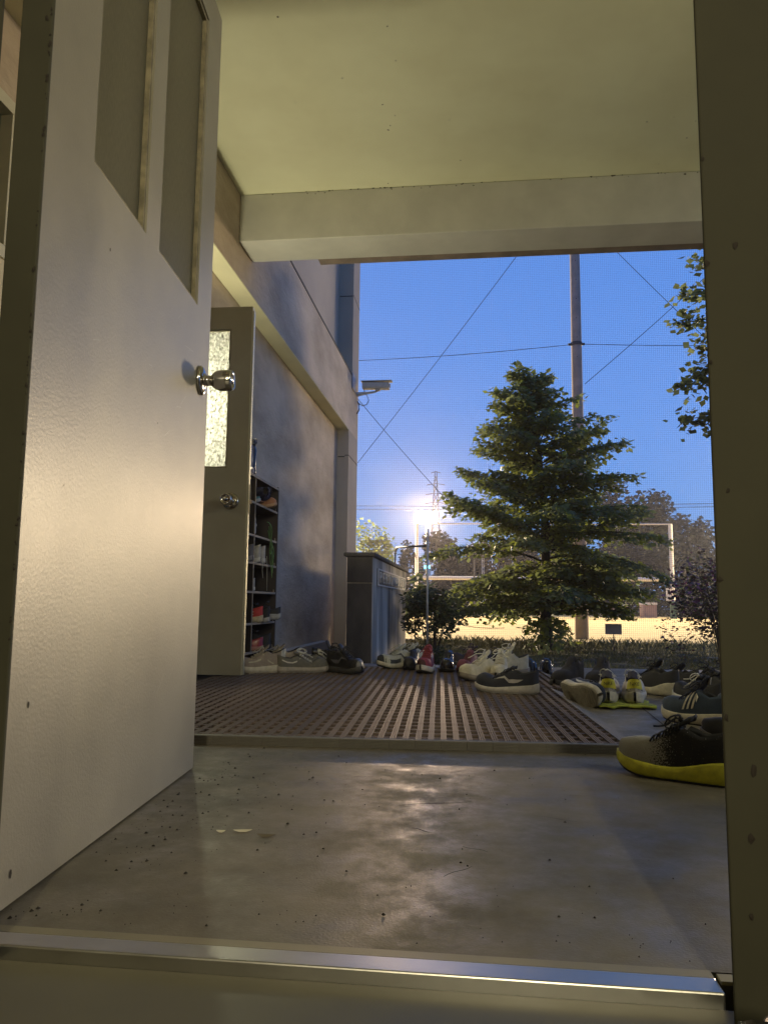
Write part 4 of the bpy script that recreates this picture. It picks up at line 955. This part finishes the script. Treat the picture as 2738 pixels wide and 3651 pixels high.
# ------------------------------------------------------------------ pipe arch and post
ar = thing('pipe_post', 'slim pale pipe post with a dark bent arm behind the monument', 'post', (-.510, 8.27, -.15))
MB().tube([(0, 0, 0), (0, 0, 1.38)], .0125, 10).build('post', GALV, ar, True)
MB().tube([(-.63, 2.73, .0), (-.63, 2.73, 1.31), (-.615, 2.67, 1.355), (-.59, 2.58, 1.37), (-.004, 0.013, 1.195)], .012, 8).build('arm', DARKM, ar, True)
MB().tube([(-.625, 2.71, 1.30), (-.57, 2.48, 1.35)], .009, 6).build('brace', DARKM, ar)

# ------------------------------------------------------------------ ball net with pole and wires
bp_ = thing('net_pole', 'tall tapering concrete pole behind the tree holding the ball net', 'pole', (2.13, 16.0, -.25))
MB().tube([(0, 0, 0), (0, 0, 4), (0, 0, 14)], [.135, .118, .082], 16).build('shaft', POLE, bp_, True)
MB().tube([(-.17, 0, 6.14), (.17, 0, 6.14)], .028, 8).build('clamp', DARKM, bp_); MB().lathe([(.112, 6.10), (.122, 6.11), (.122, 6.17), (.112, 6.18)], 16).build('band', DARKM, bp_)
hb_ = MB()
for z in np.arange(5, 13, .42): hb_.lathe([(0, -.112), (.010, -.111), (.010, -.09)], 6, 'y', (-.0, 0.0, z))
hb_.build('step_holes', DARKM, bp_)
nt2 = thing('ball_net', 'fine dark mesh ball net hanging across the edge of the field', 'net', (0, 16.12, -.25))
nm = MB(); XL, XR, HT = -4.0, 7.5, 10.4; r = .0013
for x in np.arange(XL, XR, .04):
    nm.add([(x - r, -r, 0), (x + r, -r, 0), (x, r, 0), (x - r, -r, HT), (x + r, -r, HT), (x, r, HT)], [(0, 1, 4, 3), (1, 2, 5, 4), (2, 0, 3, 5)])
for z in np.arange(0, HT, .04):
    nm.add([(XL, -r, z - r), (XL, -r, z + r), (XL, r, z), (XR, -r, z - r), (XR, -r, z + r), (XR, r, z)], [(0, 1, 4, 3), (1, 2, 5, 4), (2, 0, 3, 5)])
o = nm.build('mesh_cords', NETM, nt2); o['kind'] = 'stuff'
wires = [((-3.2, 5.95), (2.0, 5.93 + .25)), ((2.26, 6.17), (7, 6.07)), ((-3, 3.08 - .05), (1.0, 8.3)), ((-2.9, 5.55), (-.5, 2.75)), ((2.75, 8.5), (6.0, 4.9)), ((-.55, 2.9), (1.0, 2.90)), ((2.3, 5.3), (5.6, 8.3)), ((-.5, .3), (.6, -.05 + .25))]
wires[0] = ((-3.2, 5.93), (2.0, 6.16))
for (a, c) in wires:
    P = [(a[0] + (c[0] - a[0]) * u, -.03, a[1] + (c[1] - a[1]) * u - .05 * math.sin(math.pi * u)) for u in np.linspace(0, 1, 8)]
    MB().tube(P, .0065, 4).build('stay_wire', WIRE, nt2)

# ------------------------------------------------------------------ far field objects
gf = thing('practice_frame', 'wide white steel practice frame with two crossbars standing on the field', 'goal frame', (0, 44.8, -.25))
MB().tube([(-3.38, 0, 0), (-3.38, 0, 5.36)], .09, 8).build('post', WHITEP, gf); MB().tube([(10.98, 0, 0), (10.95, 0, 5.32)], .11, 8).build('post', WHITEP, gf)
MB().tube([(-3.38, 0, 5.36), (10.95, 0, 5.30)], .045, 6).build('top_bar', WHITEP, gf); MB().tube([(-3.9, 0, 2.08), (-3.5, 0, 2.18), (10.9, 0, 2.18)], .11, 8).build('crossbar', WHITEP, gf)
MB().box(10.62, 10.86, -.2, .1, 1.0, 2.0 - .3).build('post_pad', WHITEP, gf); MB().box(10.82, 11.12, -.16, .14, .0, .95).build('post_pad', mat('green_pad', (.05, .10, .06), .8), gf)
sp = thing('slim_field_post', 'thin dark upright post standing in the field left of the tree', 'post', (-.05, 40, -.25)); MB().tube([(0, 0, 0), (0, 0, 3.0)], .05, 6).build('shaft', DARKM, sp)
st = thing('scoreboard_ladder', 'pale ladder-like upright seen through the gap in the tree', 'frame', (.55, 56, -.25)); 
q = MB(); q.box(-.09, -.04, 0, .1, 0, 4.0); q.box(.04, .09, 0, .1, 0, 4.0)
for z in np.arange(.3, 4, .25): q.box(-.04, .04, .02, .08, z, z + .05)
q.build('ladder_rails', WHITEP, st)
BRK = mat('pink_block', (.30, .19, .15), .85, var=.15, scale=2)
for (x, wd, h, lb) in ((10.42, .76, .90, 'pinkish block bench shelter with white top near the right frame post'), (8.6, 1.0, .78, 'pinkish low block shelter half hidden by the lower tree leaves')):
    t = thing('block_shelter', lb, 'shelter', (x, 48, -.25), 0, 'low block shelters across the field'); bx('block_wall', -wd / 2, wd / 2, 0, 1.2, 0, h - .13, BRK, t); bx('roof_slab', -wd / 2 - .03, wd / 2 + .03, -.05, 1.25, h - .129, h, WHITEP, t)
tb_ = thing('field_table', 'small square pale stand at the far side of the field behind the pipe post', 'stand', (-3.55, 50, -.25))
for x in (-.4, .4): bx('leg', x - .03, x + .03, -.03, .03, 0, 1.85, WHITEP, tb_)
bx('top', -.5, .5, -.2, .2, 1.853, 1.95, WHITEP, tb_); bx('shelf', -.368, .368, -.04, .04, 1.1, 1.16, WHITEP, tb_)
fn = thing('bar_fence', 'pale vertical bar fence at the far left edge of the field', 'fence', (-4.6, 49, -.25))
for k in range(16): bx('bar', k * .16 - .02, k * .16 + .02, -.02, .02, 0.05, 1.35, GALV, fn)
bx('rail', -.1, 2.5, -.045, -.021, 1.2, 1.27, GALV, fn); bx('rail', -.1, 2.5, -.045, -.021, .1, .17, GALV, fn)
gm = thing('lit_sign', 'small lit cyan sign on a post far across the field', 'sign', (-3.35, 54, -.25))
MB().tube([(0, .1, 0), (0, .1, 3.3)], .05, 6).build('post', DARKM, gm)
bx('sign_case', -.25, .25, -.05, .049, 3.12, 3.46, WHITEP, gm); bx('lit_panel', -.21, .21, -.064, -.051, 3.17, 3.33, emis('cyan_sign', (.15, .75, .9), 3.0), gm)
# flood light masts
def mast(label, x, y, h, w_, hh, face):
    t = thing('floodlight_mast', label, 'floodlight', (x, y, -.25), face, 'floodlight masts round the field')
    MB().tube([(0, .25, 0), (0, .25, h)], [.14, .09], 10).build('mast', GALV, t)
    bx('cross_arm', -w_ / 2, w_ / 2, .12, .2, h - .1, h, GALV, t)
    em = emis('lamp_glass', (1, .86, .62), 60)
    for r_ in range(2):
        for c_ in range(4):
            lx = -w_ / 2 + w_ * (c_ + .5) / 4; lz = h + .18 - r_ * .62
            MB().lathe([(.10, .10), (.27, -.02), (.285, -.04)], 16, 'y', (lx, 0, lz)).build('lamp_housing', GALV, t, True)
            MB().lathe([(0, -.05), (.2, -.045), (.275, -.03)], 16, 'y', (lx, 0, lz)).build('lamp_lens', em, t)
    return t
mast('blazing floodlight on a mast at the far side of the field', -5.06, 80.2, 9.85, 2.3, 1.2, 0)
mast('unseen floodlight mast added far out to the right to brighten the field', 70.6, 60.8, 13.6, 2.3, 1.2, rad(-70))  # out of view, added to carry the right field spot
mast('unseen floodlight mast added beyond the building to brighten the field', -26.4, 52.4, 10.8, 2.3, 1.2, rad(60))  # out of view, added to carry the left field spot
mast('floodlight mast at the side of the field out to the right', 30.3, 58.8, 6.6, 2.3, 1.2, rad(-27))
# pylon
py = thing('power_pylon', 'distant lattice power pylon rising behind the floodlight', 'pylon', (-12.75, 250, -.25))
lp = MB(); Ht = 44; bw = 4.2
def wq(z): return bw * (1 - z / Ht) * .5 + .35
for sx in (-1, 1):
    for sy in (-1, 1): lp.tube([(sx * wq(0), sy * wq(0), 0), (sx * .3, sy * .3, Ht)], .16, 4)
zz = np.linspace(0, Ht - 1, 15)
for i in range(14):
    for sy in (-1, 1):
        lp.tube([(-wq(zz[i]), sy * wq(zz[i]), zz[i]), (wq(zz[i + 1]), sy * wq(zz[i + 1]), zz[i + 1])], .09, 4); lp.tube([(wq(zz[i]), sy * wq(zz[i]), zz[i]), (-wq(zz[i + 1]), sy * wq(zz[i + 1]), zz[i + 1])], .09, 4)
lp.build('lattice_tower', DARKM, py)
for z, hw in ((43.6, 1.6), (39.6, 3.0), (36.4, 3.4), (33.4, 3.6)):
    MB().tube([(-hw, 0, z), (0, 0, z + .5), (hw, 0, z)], .13, 4).build('cross_arm', DARKM, py)
for k, (z0, z1, lb) in enumerate(((12.2, 12.7, 'upper of two power lines crossing low over the field'), (11.7, 12.45, 'lower of two power lines crossing low over the field'))):
    o = MB().tube([(-45 + 110 * u, 88, z0 + (z1 - z0) * u - .8 * math.sin(math.pi * u)) for u in np.linspace(0, 1, 20)], .035, 4).build('power_line', WIRE); tag(o, lb, 'cable')
# far trees
def far_tree(label, x, y, h, rx, n, size, m_, seed, name='far_tree', lumps=16, trunk=True, zc=.62, group='trees beyond the field'):
    t = thing(name, label, 'tree', (x, y, -.25), 0, group)
    if trunk: MB().tube([(0, 0, 0), (0, 0, h * .6)], [.25, .12], 7).build('trunk', BARK, t)
    link(leaves_mesh(blob(n, 0, 0, h * zc, rx, rx * .8, h * (1 - zc) * 1.0 + h * .05, lumps, seed), size, m_, 'crown', flat=.9, aspect=.8), 'crown', t)
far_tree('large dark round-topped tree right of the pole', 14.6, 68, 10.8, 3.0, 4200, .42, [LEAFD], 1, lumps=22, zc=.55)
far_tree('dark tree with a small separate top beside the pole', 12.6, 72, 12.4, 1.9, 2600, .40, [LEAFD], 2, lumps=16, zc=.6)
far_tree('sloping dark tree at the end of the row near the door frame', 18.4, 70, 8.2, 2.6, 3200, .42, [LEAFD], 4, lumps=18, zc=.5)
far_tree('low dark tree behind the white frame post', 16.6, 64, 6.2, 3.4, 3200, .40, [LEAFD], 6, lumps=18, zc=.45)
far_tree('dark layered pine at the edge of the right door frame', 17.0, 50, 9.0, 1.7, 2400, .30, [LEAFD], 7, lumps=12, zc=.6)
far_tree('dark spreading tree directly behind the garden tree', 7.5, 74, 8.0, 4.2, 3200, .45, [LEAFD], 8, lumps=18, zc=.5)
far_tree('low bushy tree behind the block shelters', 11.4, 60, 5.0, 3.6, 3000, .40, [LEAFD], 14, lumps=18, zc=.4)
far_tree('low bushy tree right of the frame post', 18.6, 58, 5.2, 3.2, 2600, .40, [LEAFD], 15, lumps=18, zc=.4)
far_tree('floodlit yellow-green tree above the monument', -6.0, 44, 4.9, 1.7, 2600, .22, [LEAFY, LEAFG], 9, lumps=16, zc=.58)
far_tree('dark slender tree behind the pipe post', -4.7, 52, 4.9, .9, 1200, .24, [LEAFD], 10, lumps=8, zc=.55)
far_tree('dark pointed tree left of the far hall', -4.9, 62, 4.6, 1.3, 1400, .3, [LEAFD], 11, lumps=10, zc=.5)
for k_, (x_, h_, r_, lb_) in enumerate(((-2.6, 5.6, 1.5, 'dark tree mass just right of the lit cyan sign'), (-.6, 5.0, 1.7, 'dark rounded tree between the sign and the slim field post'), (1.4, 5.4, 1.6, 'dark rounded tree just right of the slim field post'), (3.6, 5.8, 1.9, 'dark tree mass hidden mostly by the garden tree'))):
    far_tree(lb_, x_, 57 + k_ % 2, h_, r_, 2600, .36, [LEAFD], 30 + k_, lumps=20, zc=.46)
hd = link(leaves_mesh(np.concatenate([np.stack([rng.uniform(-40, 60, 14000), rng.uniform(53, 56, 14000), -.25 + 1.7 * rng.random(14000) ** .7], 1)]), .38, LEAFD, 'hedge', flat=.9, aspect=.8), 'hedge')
tag(hd, 'long dark hedge along the far edge of the sand field', 'hedge')

# ------------------------------------------------------------------ added thin air volume standing in for lens glow and veil
hz = bpy.data.materials.new('glow_haze_air'); hz.use_nodes = True; t = hz.node_tree; t.nodes.clear()
o_ = t.nodes.new('ShaderNodeOutputMaterial'); v_ = t.nodes.new('ShaderNodeVolumePrincipled')
v_.inputs['Color'].default_value = (0.85, 0.84, 0.90, 1); v_.inputs['Density'].default_value = 0.0008; v_.inputs['Anisotropy'].default_value = 0.82
t.links.new(v_.outputs[0], o_.inputs['Volume'])
hb = MB().box(-120, 130, -12, 320, -1.4, 60).build('glow_haze', hz); hb['kind'] = 'stuff'
